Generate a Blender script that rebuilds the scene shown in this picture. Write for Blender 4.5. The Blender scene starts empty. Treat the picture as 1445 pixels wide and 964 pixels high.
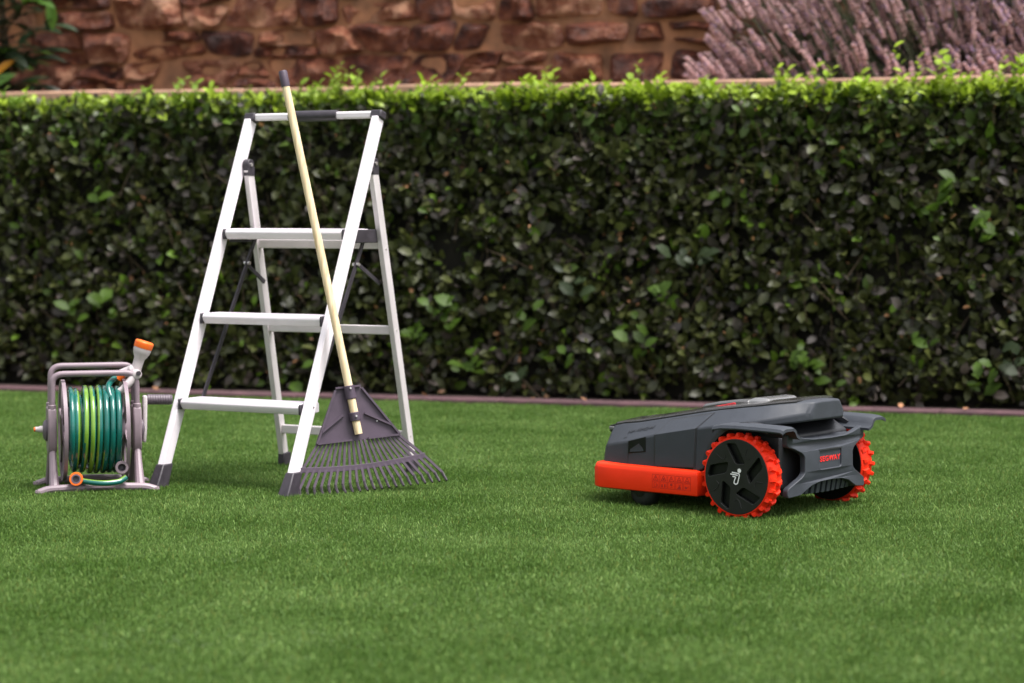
import bpy, math, random
import numpy as np
from mathutils import Vector, Matrix, noise

R = math.radians
rng = np.random.default_rng(7)
random.seed(7)
scene = bpy.context.scene
COL = scene.collection

# ------------------------------------------------------------------ camera
cam_d = bpy.data.cameras.new('camera')
cam = bpy.data.objects.new('camera', cam_d)
COL.objects.link(cam)
cam.location = (0, 0, .88)
cam.rotation_euler = (R(90 - 3.241), 0, 0)
cam_d.sensor_width = 36
cam_d.lens = 80.07
cam_d.clip_start = .05
cam_d.clip_end = 500
cam_d.dof.use_dof = True
cam_d.dof.focus_distance = 6.66
cam_d.dof.aperture_fstop = 2.8
scene.camera = cam

# ------------------------------------------------------------------ sky and sun
SUN_EL, SUN_AZ = 67, 118          # azimuth from +Y towards +X, where the sun stands
world = bpy.data.worlds.new('World')
scene.world = world
world.use_nodes = True
wn = world.node_tree
wn.nodes.clear()
sky = wn.nodes.new('ShaderNodeTexSky')
sky.sky_type = 'NISHITA'
sky.sun_disc = False
sky.sun_elevation = R(SUN_EL)
sky.sun_rotation = R(SUN_AZ)
sky.air_density = 1.6
sky.dust_density = 4.0
hs = wn.nodes.new('ShaderNodeHueSaturation')
hs.inputs['Saturation'].default_value = .22
bg = wn.nodes.new('ShaderNodeBackground')
bg.inputs['Strength'].default_value = .095
wo = wn.nodes.new('ShaderNodeOutputWorld')
wn.links.new(sky.outputs[0], hs.inputs['Color'])
wn.links.new(hs.outputs[0], bg.inputs['Color'])
wn.links.new(bg.outputs[0], wo.inputs['Surface'])
sun_d = bpy.data.lights.new('sun', 'SUN')
sun_d.energy = 2.4
sun_d.angle = R(26)
sun_d.color = (1, .955, .92)
sun = bpy.data.objects.new('sun', sun_d)
COL.objects.link(sun)
sd = Vector((math.sin(R(SUN_AZ)) * math.cos(R(SUN_EL)), math.cos(R(SUN_AZ)) * math.cos(R(SUN_EL)), math.sin(R(SUN_EL))))
sun.rotation_euler = (-sd).to_track_quat('-Z', 'Y').to_euler()
scene.view_settings.view_transform = 'Standard'
scene.view_settings.look = 'None'
scene.view_settings.gamma = 1
scene.view_settings.exposure = 1.34
scene.view_settings.use_curve_mapping = False
scene.render.engine = 'CYCLES'
scene.cycles.use_denoising = True
scene.cycles.max_bounces = 6

# ------------------------------------------------------------------ materials
def nodes_of(name):
    m = bpy.data.materials.new(name)
    m.use_nodes = True
    nt = m.node_tree
    return m, nt, nt.nodes, nt.links, nt.nodes['Principled BSDF']

def mat(name, col, rough=.5, metal=0., var=.12, scale=30., bump=0., bscale=400., coat=0., spec=.5, rough_var=.08):
    m, nt, N, L, P = nodes_of(name)
    P.inputs['Roughness'].default_value = rough
    P.inputs['Metallic'].default_value = metal
    P.inputs['Coat Weight'].default_value = coat
    P.inputs['Specular IOR Level'].default_value = spec
    tc = N.new('ShaderNodeTexCoord')
    nz = N.new('ShaderNodeTexNoise')
    nz.inputs['Scale'].default_value = scale
    nz.inputs['Detail'].default_value = 6
    L.new(tc.outputs['Object'], nz.inputs['Vector'])
    mr = N.new('ShaderNodeMapRange')
    mr.inputs[1].default_value = .3; mr.inputs[2].default_value = .7
    mr.inputs[3].default_value = 1 - var; mr.inputs[4].default_value = 1 + var
    L.new(nz.outputs[0], mr.inputs[0])
    mx = N.new('ShaderNodeVectorMath'); mx.operation = 'SCALE'
    mx.inputs[0].default_value = col[:3]
    L.new(mr.outputs[0], mx.inputs['Scale'])
    L.new(mx.outputs[0], P.inputs['Base Color'])
    rr = N.new('ShaderNodeMapRange')
    rr.inputs[1].default_value = .3; rr.inputs[2].default_value = .7
    rr.inputs[3].default_value = max(.02, rough - rough_var); rr.inputs[4].default_value = min(1, rough + rough_var)
    L.new(nz.outputs[0], rr.inputs[0]); L.new(rr.outputs[0], P.inputs['Roughness'])
    if bump:
        n2 = N.new('ShaderNodeTexNoise'); n2.inputs['Scale'].default_value = bscale; n2.inputs['Detail'].default_value = 3
        L.new(tc.outputs['Object'], n2.inputs['Vector'])
        b = N.new('ShaderNodeBump'); b.inputs['Strength'].default_value = bump; b.inputs['Distance'].default_value = .002
        L.new(n2.outputs[0], b.inputs['Height']); L.new(b.outputs[0], P.inputs['Normal'])
    return m

M = {}
M['alu'] = mat('white_coated_aluminium', (.765, .71, .76), .42, 0, .06, 9, .05, 300)
M['alu_grey'] = mat('brushed_aluminium', (.62, .57, .585), .45, .2, .07, 10, .05, 300)
M['black_plastic'] = mat('black_plastic', (.035, .029, .038), .48, 0, .2, 40, .2, 500)
M['steel'] = mat('rivet_steel', (.6, .57, .57), .3, .8, .1)
M['rake_plastic'] = mat('mauve_grey_plastic', (.066, .045, .070), .55, 0, .14, 25, .15, 500)
M['rake_tip'] = mat('worn_dark_plastic', (.028, .021, .028), .55, 0, .2, 60, .2, 500)
M['reel'] = mat('mauve_grey_reel_plastic', (.225, .170, .198), .45, 0, .09, 18, .1, 400)
M['reel_dark'] = mat('dark_reel_plastic', (.115, .09, .112), .48, 0, .12, 18, .1, 400)
M['reel_pale'] = mat('pale_grey_plastic', (.52, .46, .475), .4, 0, .06, 18, .1, 400)
M['hose_teal'] = mat('teal_hose_rubber', (.004, .105, .088), .24, 0, .2, 8, .05, 200, coat=.5)
M['hose_lime'] = mat('lime_hose_stripe', (.14, .27, .03), .28, 0, .15, 8, .05, 200, coat=.4)
M['orange'] = mat('orange_plastic', (.90, .16, .02), .45, 0, .06, 20, spec=.3)
M['body'] = mat('slate_grey_plastic', (.039, .044, .055), .52, 0, .08, 30, .12, 900, spec=.33)
M['body_dark'] = mat('charcoal_plastic', (.022, .023, .028), .5, 0, .15, 30, .12, 900)
M['lid'] = mat('smoked_gloss_lid', (.055, .052, .052), .24, 0, .08, 20, 0, coat=.6)
M['silver'] = mat('silver_gloss_plastic', (.15, .15, .155), .28, .1, .06, 20, coat=.4)
M['red'] = mat('red_button_plastic', (.62, .02, .03), .35, 0, .05)
M['tyre'] = mat('orange_red_rubber', (.88, .030, .007), .5, 0, .07, 30, .1, 500, spec=.2)
M['bumper'] = mat('orange_red_plastic', (.90, .036, .006), .42, 0, .05, 16, .06, 600, spec=.22)
M['print'] = mat('dark_red_print', (.40, .004, .003), .5, 0, .05)
M['hub'] = mat('black_hub_plastic', (.011, .012, .0105), .45, 0, .12, 40, .1, 500, spec=.35)
M['hub_deep'] = mat('black_gloss_hub', (.005, .006, .0055), .35, 0, .1, 30, spec=.25)
M['white'] = mat('white_print', (.82, .82, .82), .5, 0, .02)
M['red_print'] = mat('red_raised_letters', (.75, .02, .02), .42, 0, .03)
M['emboss'] = mat('dark_grey_letters', (.022, .024, .029), .45, 0, .05)
M['rubber'] = mat('black_rubber', (.012, .014, .013), .6, 0, .2, 50, .2, 400)
M['edging'] = mat('mauve_concrete_edging', (.078, .037, .044), .85, 0, .35, 14, .6, 90)
M['soil'] = mat('dark_soil', (.05, .035, .025), .95, 0, .4, 14, .8, 60)
M['bark'] = mat('twig_bark', (.095, .065, .04), .8, 0, .3, 40, .4, 120)
M['core'] = mat('painted_core_shade', (.014, .012, .008), .95, 0, .4, 20, .8, 60)  # near-black colour painted as the shade inside the hedge
M['coping'] = mat('pale_sandstone_coping', (.40, .235, .16), .85, 0, .25, 9, .6, 60)
M['lav_stem'] = mat('lavender_stem_green', (.060, .072, .034), .7, 0, .25, 6)

def wood_mat():
    m, nt, N, L, P = nodes_of('pale_pine_handle')
    tc = N.new('ShaderNodeTexCoord'); mp = N.new('ShaderNodeMapping')
    mp.inputs['Scale'].default_value = (60, 60, 2.2)
    nz = N.new('ShaderNodeTexNoise'); nz.inputs['Scale'].default_value = 2; nz.inputs['Detail'].default_value = 8
    L.new(tc.outputs['Object'], mp.inputs[0]); L.new(mp.outputs[0], nz.inputs['Vector'])
    cr = N.new('ShaderNodeValToRGB')
    cr.color_ramp.elements[0].position = .3; cr.color_ramp.elements[0].color = (.60, .43, .24, 1)
    cr.color_ramp.elements[1].position = .62; cr.color_ramp.elements[1].color = (.80, .645, .43, 1)
    L.new(nz.outputs[0], cr.inputs[0]); L.new(cr.outputs[0], P.inputs['Base Color'])
    P.inputs['Roughness'].default_value = .55
    return m
M['wood'] = wood_mat()

def leaf_mat(name, attr=None, col=None, rough=.33, trans=.25, var=.35, spec=.45):
    m, nt, N, L, P = nodes_of(name)
    P.inputs['Roughness'].default_value = rough
    P.inputs['Specular IOR Level'].default_value = spec
    if attr:
        c = N.new('ShaderNodeAttribute'); c.attribute_name = attr; src = c.outputs['Color']
    else:
        oi = N.new('ShaderNodeObjectInfo')
        mr = N.new('ShaderNodeMapRange'); mr.inputs[3].default_value = 1 - var; mr.inputs[4].default_value = 1 + var
        L.new(oi.outputs['Random'], mr.inputs[0])
        v = N.new('ShaderNodeVectorMath'); v.operation = 'SCALE'; v.inputs[0].default_value = col
        L.new(mr.outputs[0], v.inputs['Scale']); src = v.outputs[0]
    L.new(src, P.inputs['Base Color'])
    t = N.new('ShaderNodeBsdfTranslucent'); L.new(src, t.inputs['Color'])
    mx = N.new('ShaderNodeMixShader'); mx.inputs[0].default_value = trans
    L.new(P.outputs[0], mx.inputs[1]); L.new(t.outputs[0], mx.inputs[2])
    L.new(mx.outputs[0], N['Material Output'].inputs['Surface'])
    return m
M['hedge_leaf'] = leaf_mat('hedge_leaves', attr='tint', rough=.42, trans=.22, spec=.38)
M['new_leaf'] = leaf_mat('new_growth_leaves', attr='tint', rough=.55, trans=.35, spec=.25)
M['young_leaf'] = leaf_mat('young_lime_leaf', col=(.062, .115, .014), spec=.25, rough=.5, trans=.35)
M['old_leaf'] = leaf_mat('glossy_dark_leaf', col=(.03, .045, .02), rough=.48, trans=.15, spec=.22)
M['shoot_leaf'] = leaf_mat('bright_shoot_leaf', col=(.265, .40, .025), rough=.55, trans=.4, var=.3, spec=.25)
M['big_leaf'] = leaf_mat('broad_evergreen_leaf', col=(.020, .036, .015), rough=.42, trans=.15, var=.5, spec=.35)
M['big_leaf_green'] = leaf_mat('fresh_broad_leaf', col=(.06, .14, .015), rough=.45, trans=.25, var=.25)
M['big_leaf_amber'] = leaf_mat('amber_broad_leaf', col=(.42, .19, .015), rough=.4, trans=.3, var=.2)
M['lavender'] = leaf_mat('lavender_flower', attr='tint', rough=.8, trans=.2)

def grass_mat():
    m, nt, N, L, P = nodes_of('grass_blades')
    g = N.new('ShaderNodeNewGeometry')
    n1 = N.new('ShaderNodeTexNoise'); n1.inputs['Scale'].default_value = 2.6; n1.inputs['Detail'].default_value = 5
    L.new(g.outputs['Position'], n1.inputs['Vector'])
    cr = N.new('ShaderNodeValToRGB')
    e = cr.color_ramp.elements
    e[0].position = .30; e[0].color = (.076, .148, .026, 1)
    e[1].position = .70; e[1].color = (.146, .236, .064, 1)
    L.new(n1.outputs[0], cr.inputs[0])
    a = N.new('ShaderNodeAttribute'); a.attribute_name = 'tint'
    mul = N.new('ShaderNodeMix'); mul.data_type = 'RGBA'; mul.blend_type = 'MULTIPLY'; mul.inputs[0].default_value = 1
    L.new(cr.outputs[0], mul.inputs[6]); L.new(a.outputs['Color'], mul.inputs[7])
    L.new(mul.outputs[2], P.inputs['Base Color'])
    P.inputs['Roughness'].default_value = .55
    P.inputs['Specular IOR Level'].default_value = .22
    t = N.new('ShaderNodeBsdfTranslucent'); L.new(mul.outputs[2], t.inputs['Color'])
    mx = N.new('ShaderNodeMixShader'); mx.inputs[0].default_value = .3
    L.new(P.outputs[0], mx.inputs[1]); L.new(t.outputs[0], mx.inputs[2])
    L.new(mx.outputs[0], N['Material Output'].inputs['Surface'])
    return m
M['grass'] = grass_mat()
M['lawn'] = mat('turf_thatch', (.048, .080, .018), .9, 0, .35, 5, .8, 80)

def stone_mat(name, cols, rough):
    m, nt, N, L, P = nodes_of(name)
    oi = N.new('ShaderNodeObjectInfo')
    tc = N.new('ShaderNodeTexCoord')
    nz = N.new('ShaderNodeTexNoise'); nz.inputs['Scale'].default_value = 10; nz.inputs['Detail'].default_value = 9; nz.inputs['Roughness'].default_value = .7
    L.new(tc.outputs['Object'], nz.inputs['Vector'])
    ad = N.new('ShaderNodeMath'); ad.operation = 'MULTIPLY_ADD'; ad.inputs[1].default_value = 1.7
    mr = N.new('ShaderNodeMapRange'); mr.inputs[3].default_value = -.56; mr.inputs[4].default_value = -.16
    L.new(oi.outputs['Random'], mr.inputs[0])
    L.new(nz.outputs[0], ad.inputs[0]); L.new(mr.outputs[0], ad.inputs[2])
    cr = N.new('ShaderNodeValToRGB')
    e = cr.color_ramp.elements
    e[0].position = cols[0][0]; e[0].color = cols[0][1]
    e[1].position = cols[-1][0]; e[1].color = cols[-1][1]
    for p, c in cols[1:-1]:
        k = e.new(p); k.color = c
    L.new(ad.outputs[0], cr.inputs[0]); L.new(cr.outputs[0], P.inputs['Base Color'])
    P.inputs['Roughness'].default_value = rough
    n2 = N.new('ShaderNodeTexNoise'); n2.inputs['Scale'].default_value = 24; n2.inputs['Detail'].default_value = 9; n2.inputs['Roughness'].default_value = .65
    L.new(tc.outputs['Object'], n2.inputs['Vector'])
    b = N.new('ShaderNodeBump'); b.inputs['Strength'].default_value = 1; b.inputs['Distance'].default_value = .05
    L.new(n2.outputs[0], b.inputs['Height']); L.new(b.outputs[0], P.inputs['Normal'])
    return m
M['stone'] = stone_mat('rough_brown_stone', [(.10, (.018, .005, .004, 1)), (.28, (.080, .018, .010, 1)), (.44, (.175, .045, .021, 1)), (.60, (.28, .095, .048, 1)), (.82, (.55, .28, .17, 1))], .38)
M['red_stone'] = stone_mat('dark_red_stone', [(.12, (.016, .003, .003, 1)), (.34, (.060, .012, .007, 1)), (.50, (.125, .026, .011, 1)), (.66, (.21, .058, .021, 1)), (.88, (.42, .17, .08, 1))], .42)
M['mortar'] = mat('tan_mortar', (.30, .135, .068), .85, 0, .5, 7, 1, 30)

# ------------------------------------------------------------------ mesh helpers
class MB:
    def __init__(s):
        s.v, s.f, s.mi = [], [], []
    def add(s, vs, fs, mi=0):
        o = len(s.v)
        s.v += [tuple(p) for p in vs]
        s.f += [tuple(i + o for i in f) for f in fs]
        s.mi += [mi] * len(fs)
        return s
    def box(s, c, d, rot=None, mi=0):
        vs = []
        for z in (-.5, .5):
            for x, y in ((-.5, -.5), (.5, -.5), (.5, .5), (-.5, .5)):
                p = Vector((x * d[0], y * d[1], z * d[2]))
                if rot is not None: p = rot @ p
                vs.append(p + Vector(c))
        return s.add(vs, [(3, 2, 1, 0), (4, 5, 6, 7), (0, 1, 5, 4), (1, 2, 6, 5), (2, 3, 7, 6), (3, 0, 4, 7)], mi)
    def beam(s, p0, p1, w, d, side=(1, 0, 0), mi=0, w1=None, d1=None):
        p0, p1 = Vector(p0), Vector(p1)
        a = (p1 - p0).normalized(); x = Vector(side); x = (x - a * x.dot(a)).normalized(); y = a.cross(x)
        vs = []
        for p, ww, dd in ((p0, w, d), (p1, w1 or w, d1 or d)):
            for i, j in ((-.5, -.5), (.5, -.5), (.5, .5), (-.5, .5)):
                vs.append(p + x * ww * i + y * dd * j)
        return s.add(vs, [(3, 2, 1, 0), (4, 5, 6, 7), (0, 1, 5, 4), (1, 2, 6, 5), (2, 3, 7, 6), (3, 0, 4, 7)], mi)
    def tube(s, pts, r, n=10, caps=True, mi=0, mi_fn=None):
        pts = [Vector(p) for p in pts]
        rs = r if isinstance(r, (list, tuple)) else [r] * len(pts)
        vs, fs = [], []
        t = (pts[1] - pts[0]).normalized()
        x = t.orthogonal().normalized()
        for i, p in enumerate(pts):
            if 0 < i < len(pts) - 1: t2 = (pts[i + 1] - pts[i - 1]).normalized()
            elif i: t2 = (pts[i] - pts[i - 1]).normalized()
            else: t2 = t
            q = t.rotation_difference(t2); x = q @ x; x = (x - t2 * x.dot(t2)).normalized(); t = t2
            y = t.cross(x)
            for k in range(n):
                an = 2 * math.pi * k / n
                vs.append(p + (x * math.cos(an) + y * math.sin(an)) * rs[i])
        base = len(s.f)
        for i in range(len(pts) - 1):
            for k in range(n):
                k2 = (k + 1) % n
                fs.append((i * n + k, i * n + k2, (i + 1) * n + k2, (i + 1) * n + k))
        if caps:
            fs.append(tuple(range(n - 1, -1, -1)))
            fs.append(tuple((len(pts) - 1) * n + k for k in range(n)))
        s.add(vs, fs, mi)
        if mi_fn:
            for q in range((len(pts) - 1) * n):
                s.mi[base + q] = mi_fn(q // n, q % n)
        return s
    def lathe(s, prof, org=(0, 0, 0), axis=(0, 0, 1), n=32, mi=0, caps=True):
        a = Vector(axis).normalized(); x = a.orthogonal().normalized(); y = a.cross(x); o = Vector(org)
        vs, fs = [], []
        for r, h in prof:
            for k in range(n):
                an = 2 * math.pi * k / n
                vs.append(o + a * h + (x * math.cos(an) + y * math.sin(an)) * r)
        for i in range(len(prof) - 1):
            for k in range(n):
                k2 = (k + 1) % n
                fs.append((i * n + k, i * n + k2, (i + 1) * n + k2, (i + 1) * n + k))
        if caps:
            fs.append(tuple(range(n - 1, -1, -1)))
            fs.append(tuple((len(prof) - 1) * n + k for k in range(n)))
        return s.add(vs, fs, mi)
    def prism(s, poly, off, mi=0):
        n = len(poly); off = Vector(off)
        vs = [Vector(p) for p in poly] + [Vector(p) + off for p in poly]
        fs = [tuple(range(n - 1, -1, -1)), tuple(range(n, 2 * n))]
        fs += [(i, (i + 1) % n, n + (i + 1) % n, n + i) for i in range(n)]
        return s.add(vs, fs, mi)
    def loft(s, rings, caps=True, mi=0):
        n = len(rings[0]); vs = [p for r in rings for p in r]; fs = []
        for i in range(len(rings) - 1):
            for k in range(n):
                k2 = (k + 1) % n
                fs.append((i * n + k, i * n + k2, (i + 1) * n + k2, (i + 1) * n + k))
        if caps:
            fs.append(tuple(range(n - 1, -1, -1)))
            fs.append(tuple((len(rings) - 1) * n + k for k in range(n)))
        return s.add(vs, fs, mi)
    def mesh(s, name, mats, smooth=35):
        me = bpy.data.meshes.new(name)
        me.from_pydata(s.v, [], s.f)
        for m in (mats if isinstance(mats, (list, tuple)) else [mats]): me.materials.append(m)
        me.polygons.foreach_set('material_index', s.mi)
        fix_normals(me)
        if smooth:
            me.polygons.foreach_set('use_smooth', [True] * len(me.polygons))
            me.set_sharp_from_angle(angle=R(smooth))
        me.update()
        return me
    def build(s, name, mats, parent=None, smooth=35, bevel=0, seg=2):
        return link(name, s.mesh(name, mats, smooth), parent, bevel, seg)

import bmesh
def fix_normals(me):
    b = bmesh.new(); b.from_mesh(me)
    bmesh.ops.recalc_face_normals(b, faces=b.faces)
    b.to_mesh(me); b.free()

def link(name, me, parent=None, bevel=0, seg=2):
    o = bpy.data.objects.new(name, me)
    COL.objects.link(o)
    if parent: o.parent = parent
    if bevel:
        m = o.modifiers.new('bevel', 'BEVEL'); m.width = bevel; m.segments = seg; m.limit_method = 'ANGLE'; m.angle_limit = R(28)
        m.harden_normals = False
    return o

def thing(name, label, cat, loc=(0, 0, 0), rz=0., group=None):
    o = bpy.data.objects.new(name, None); COL.objects.link(o)
    o.location = loc; o.rotation_euler = (0, 0, rz); o.empty_display_size = .1
    o['label'] = label; o['category'] = cat
    if group: o['group'] = group
    return o

def struct(o, label, cat=None):
    o['kind'] = 'structure'; o['label'] = label
    if cat: o['category'] = cat
    return o

def raw_mesh(name, V, F, mats, tint=None, smooth=False):
    """V (n,3) float, F (m,k) int, k constant"""
    me = bpy.data.meshes.new(name)
    V = np.ascontiguousarray(V, np.float32); F = np.ascontiguousarray(F, np.int32)
    me.vertices.add(len(V)); me.vertices.foreach_set('co', V.ravel())
    k = F.shape[1]
    me.loops.add(F.size); me.loops.foreach_set('vertex_index', F.ravel())
    me.polygons.add(len(F))
    me.polygons.foreach_set('loop_start', np.arange(0, F.size, k, dtype=np.int32))
    if smooth: me.polygons.foreach_set('use_smooth', np.ones(len(F), bool))
    if tint is not None:
        a = me.color_attributes.new('tint', 'FLOAT_COLOR', 'POINT')
        a.data.foreach_set('color', np.c_[tint, np.ones(len(tint))].astype(np.float32).ravel())
    for m in (mats if isinstance(mats, (list, tuple)) else [mats]): me.materials.append(m)
    me.update(calc_edges=True)
    return me

def arc(c, r, a0, a1, n, ux, uy):
    c, ux, uy = Vector(c), Vector(ux), Vector(uy)
    return [c + ux * r * math.cos(a0 + (a1 - a0) * i / n) + uy * r * math.sin(a0 + (a1 - a0) * i / n) for i in range(n + 1)]

def fillet(pts, r, n=5):
    pts = [Vector(p) for p in pts]; out = [pts[0]]
    for i in range(1, len(pts) - 1):
        a = (pts[i - 1] - pts[i]); b = (pts[i + 1] - pts[i])
        d = min(r, a.length * .49, b.length * .49)
        p, q = pts[i] + a.normalized() * d, pts[i] + b.normalized() * d
        for k in range(n + 1):
            t = k / n
            out.append(p * (1 - t) ** 2 + pts[i] * 2 * t * (1 - t) + q * t * t)
    out.append(pts[-1]); return out

# line of the lawn's far edge; hedge, low wall and stone wall run parallel to it
EDGE = Vector((-.07, 10.40, 0)); ANG = R(-17)
E1 = Vector((math.cos(ANG), math.sin(ANG), 0)); E2 = Vector((-math.sin(ANG), math.cos(ANG), 0))   # along, away from the camera
def at(u, w, z): return EDGE + E1 * u + E2 * w + Vector((0, 0, z))

# ------------------------------------------------------------------ lawn
mb = MB(); mb.add([(-60, -40, 0), (60, -40, 0), (60, 80, 0), (-60, 80, 0)], [(0, 1, 2, 3)])
struct(mb.build('lawn', M['lawn'], smooth=0), 'green turf lawn running up to the hedge', 'lawn')

def blade_patch(name, seed, nb=64, rad=.036):
    r = np.random.default_rng(seed)
    V, F, T = [], [], []
    for i in range(nb):
        x, y = r.uniform(-rad, rad, 2)
        h = r.uniform(.007, .0145) if r.random() > .05 else r.uniform(.015, .021)
        w = r.uniform(.0009, .0017); a = r.uniform(0, 6.283); b = r.uniform(0, 6.283)
        ln = abs(r.normal(0, .7)) * h
        dx, dy = math.cos(a) * w, math.sin(a) * w; lx, ly = math.cos(b) * ln, math.sin(b) * ln
        o = len(V)
        V += [(x - dx, y - dy, 0), (x + dx, y + dy, 0),
              (x + lx * .35 + dx * .8, y + ly * .35 + dy * .8, h * .58), (x + lx * .35 - dx * .8, y + ly * .35 - dy * .8, h * .58),
              (x + lx, y + ly, h)]
        F += [(o, o + 1, o + 2), (o, o + 2, o + 3), (o + 3, o + 2, o + 4)]
        k = r.uniform(.72, 1.28); pale = r.random()
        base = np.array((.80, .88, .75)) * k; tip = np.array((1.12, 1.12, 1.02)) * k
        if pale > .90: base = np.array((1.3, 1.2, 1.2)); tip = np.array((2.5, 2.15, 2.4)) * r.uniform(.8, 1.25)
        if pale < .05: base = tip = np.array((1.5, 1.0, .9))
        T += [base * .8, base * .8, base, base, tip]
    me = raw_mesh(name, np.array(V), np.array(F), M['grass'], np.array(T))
    return bpy.data.objects.new(name, me)

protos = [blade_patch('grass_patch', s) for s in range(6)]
# a point for every patch, denser where the camera is near
pts = []
def lawn_points(y0, y1, dens):
    wid = .235 * y1 + .9
    sp = dens ** -.5
    gx, gy = np.meshgrid(np.arange(-wid, wid, sp), np.arange(y0, y1, sp))
    p = np.c_[gx.ravel(), gy.ravel()] + rng.uniform(-.75 * sp, .75 * sp, (gx.size, 2))
    e = np.array(E2[:2]); lim = float(EDGE.xy.dot(E2.xy))
    return p[(p @ e) < lim + .015]
for y0, y1, d in ((3.3, 5, 1250), (5, 7.5, 1250), (7.5, 9.2, 950), (9.2, 12, 800)):
    pts.append(lawn_points(y0, y1, d))
pts = np.vstack(pts)
gm = bpy.data.meshes.new('grass')
gm.vertices.add(len(pts))
# gentle unevenness of the turf, kept under the blades' own height
zz = np.array([noise.noise(Vector((p[0] * 2.3, p[1] * 2.3, .3))) for p in pts]) * .003 - .002
gm.vertices.foreach_set('co', np.c_[pts, zz].astype(np.float32).ravel())
gm.materials.append(M['grass'])
grass = bpy.data.objects.new('grass', gm); COL.objects.link(grass)
grass['kind'] = 'stuff'; grass['label'] = 'short mown grass blades covering the lawn'; grass['category'] = 'grass'
ng = bpy.data.node_groups.new('grass_scatter', 'GeometryNodeTree')
ng.interface.new_socket('Geometry', in_out='INPUT', socket_type='NodeSocketGeometry')
ng.interface.new_socket('Geometry', in_out='OUTPUT', socket_type='NodeSocketGeometry')
gi = ng.nodes.new('NodeGroupInput'); go = ng.nodes.new('NodeGroupOutput')
join = ng.nodes.new('GeometryNodeGeometryToInstance')
for o in reversed(protos):
    oi = ng.nodes.new('GeometryNodeObjectInfo'); oi.inputs['Object'].default_value = o
    oi.inputs['As Instance'].default_value = False
    ng.links.new(oi.outputs['Geometry'], join.inputs[0])
iop = ng.nodes.new('GeometryNodeInstanceOnPoints')
iop.inputs['Pick Instance'].default_value = True
rv = ng.nodes.new('FunctionNodeRandomValue'); rv.data_type = 'FLOAT_VECTOR'
rv.inputs[0].default_value = (-.06, -.06, 0); rv.inputs[1].default_value = (.06, .06, 6.283)
rs = ng.nodes.new('FunctionNodeRandomValue'); rs.data_type = 'FLOAT'
rs.inputs[2].default_value = .82; rs.inputs[3].default_value = 1.2; rs.inputs['Seed'].default_value = 5
ng.links.new(gi.outputs[0], iop.inputs['Points'])
ng.links.new(join.outputs[0], iop.inputs['Instance'])
ng.links.new(rv.outputs[0], iop.inputs['Rotation'])
ng.links.new(rs.outputs[1], iop.inputs['Scale'])
ng.links.new(iop.outputs[0], go.inputs[0])
gmod = grass.modifiers.new('scatter', 'NODES'); gmod.node_group = ng

# ------------------------------------------------------------------ edging, bed, terrace
mb = MB(); k = -6.
while k < 6:
    mb.box((k + .5, .085, .005), (.996, .15, .034))
    k += 1
o = mb.build('lawn_edging', M['edging'], bevel=.006); o.location = EDGE; o.rotation_euler.z = ANG
struct(o, 'mauve concrete edging strip at the foot of the hedge', 'edging')
mb = MB(); mb.box((0, .66, .006), (12, 1.0, .012))
o = mb.build('hedge_bed', M['soil'], smooth=0); o.location = EDGE; o.rotation_euler.z = ANG
struct(o, 'dark soil bed the hedge grows from', 'soil')
mb = MB(); mb.box((0, 1.75, .72), (14, 1.05, 1.44))
o = mb.build('terrace_ground', M['soil'], smooth=0); o.location = EDGE; o.rotation_euler.z = ANG
struct(o, 'raised soil terrace behind the low wall', 'soil')

# ------------------------------------------------------------------ low wall with coping
lw = thing('retaining_wall', 'low retaining wall with pale sandstone coping showing just above the hedge', 'wall', EDGE, ANG)
mb = MB(); mb.box((0, 1.17, .730), (13, .16, 1.460)); mb.build('wall_body', M['mortar'], lw, smooth=0)
x = -6.4
while x < 6.4:
    L_ = random.uniform(.55, .85)
    mb = MB(); mb.box((0, 0, 0), (L_ - .012, .30, .062))
    o = mb.build('coping_stone', M['coping'], lw, bevel=.012)
    o.location = (x + L_ / 2, 1.16 + random.uniform(-.008, .008), 1.493 + random.uniform(-.004, .004))
    o.rotation_euler = (random.uniform(-.01, .01), random.uniform(-.006, .006), random.uniform(-.008, .008))
    x += L_

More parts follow.
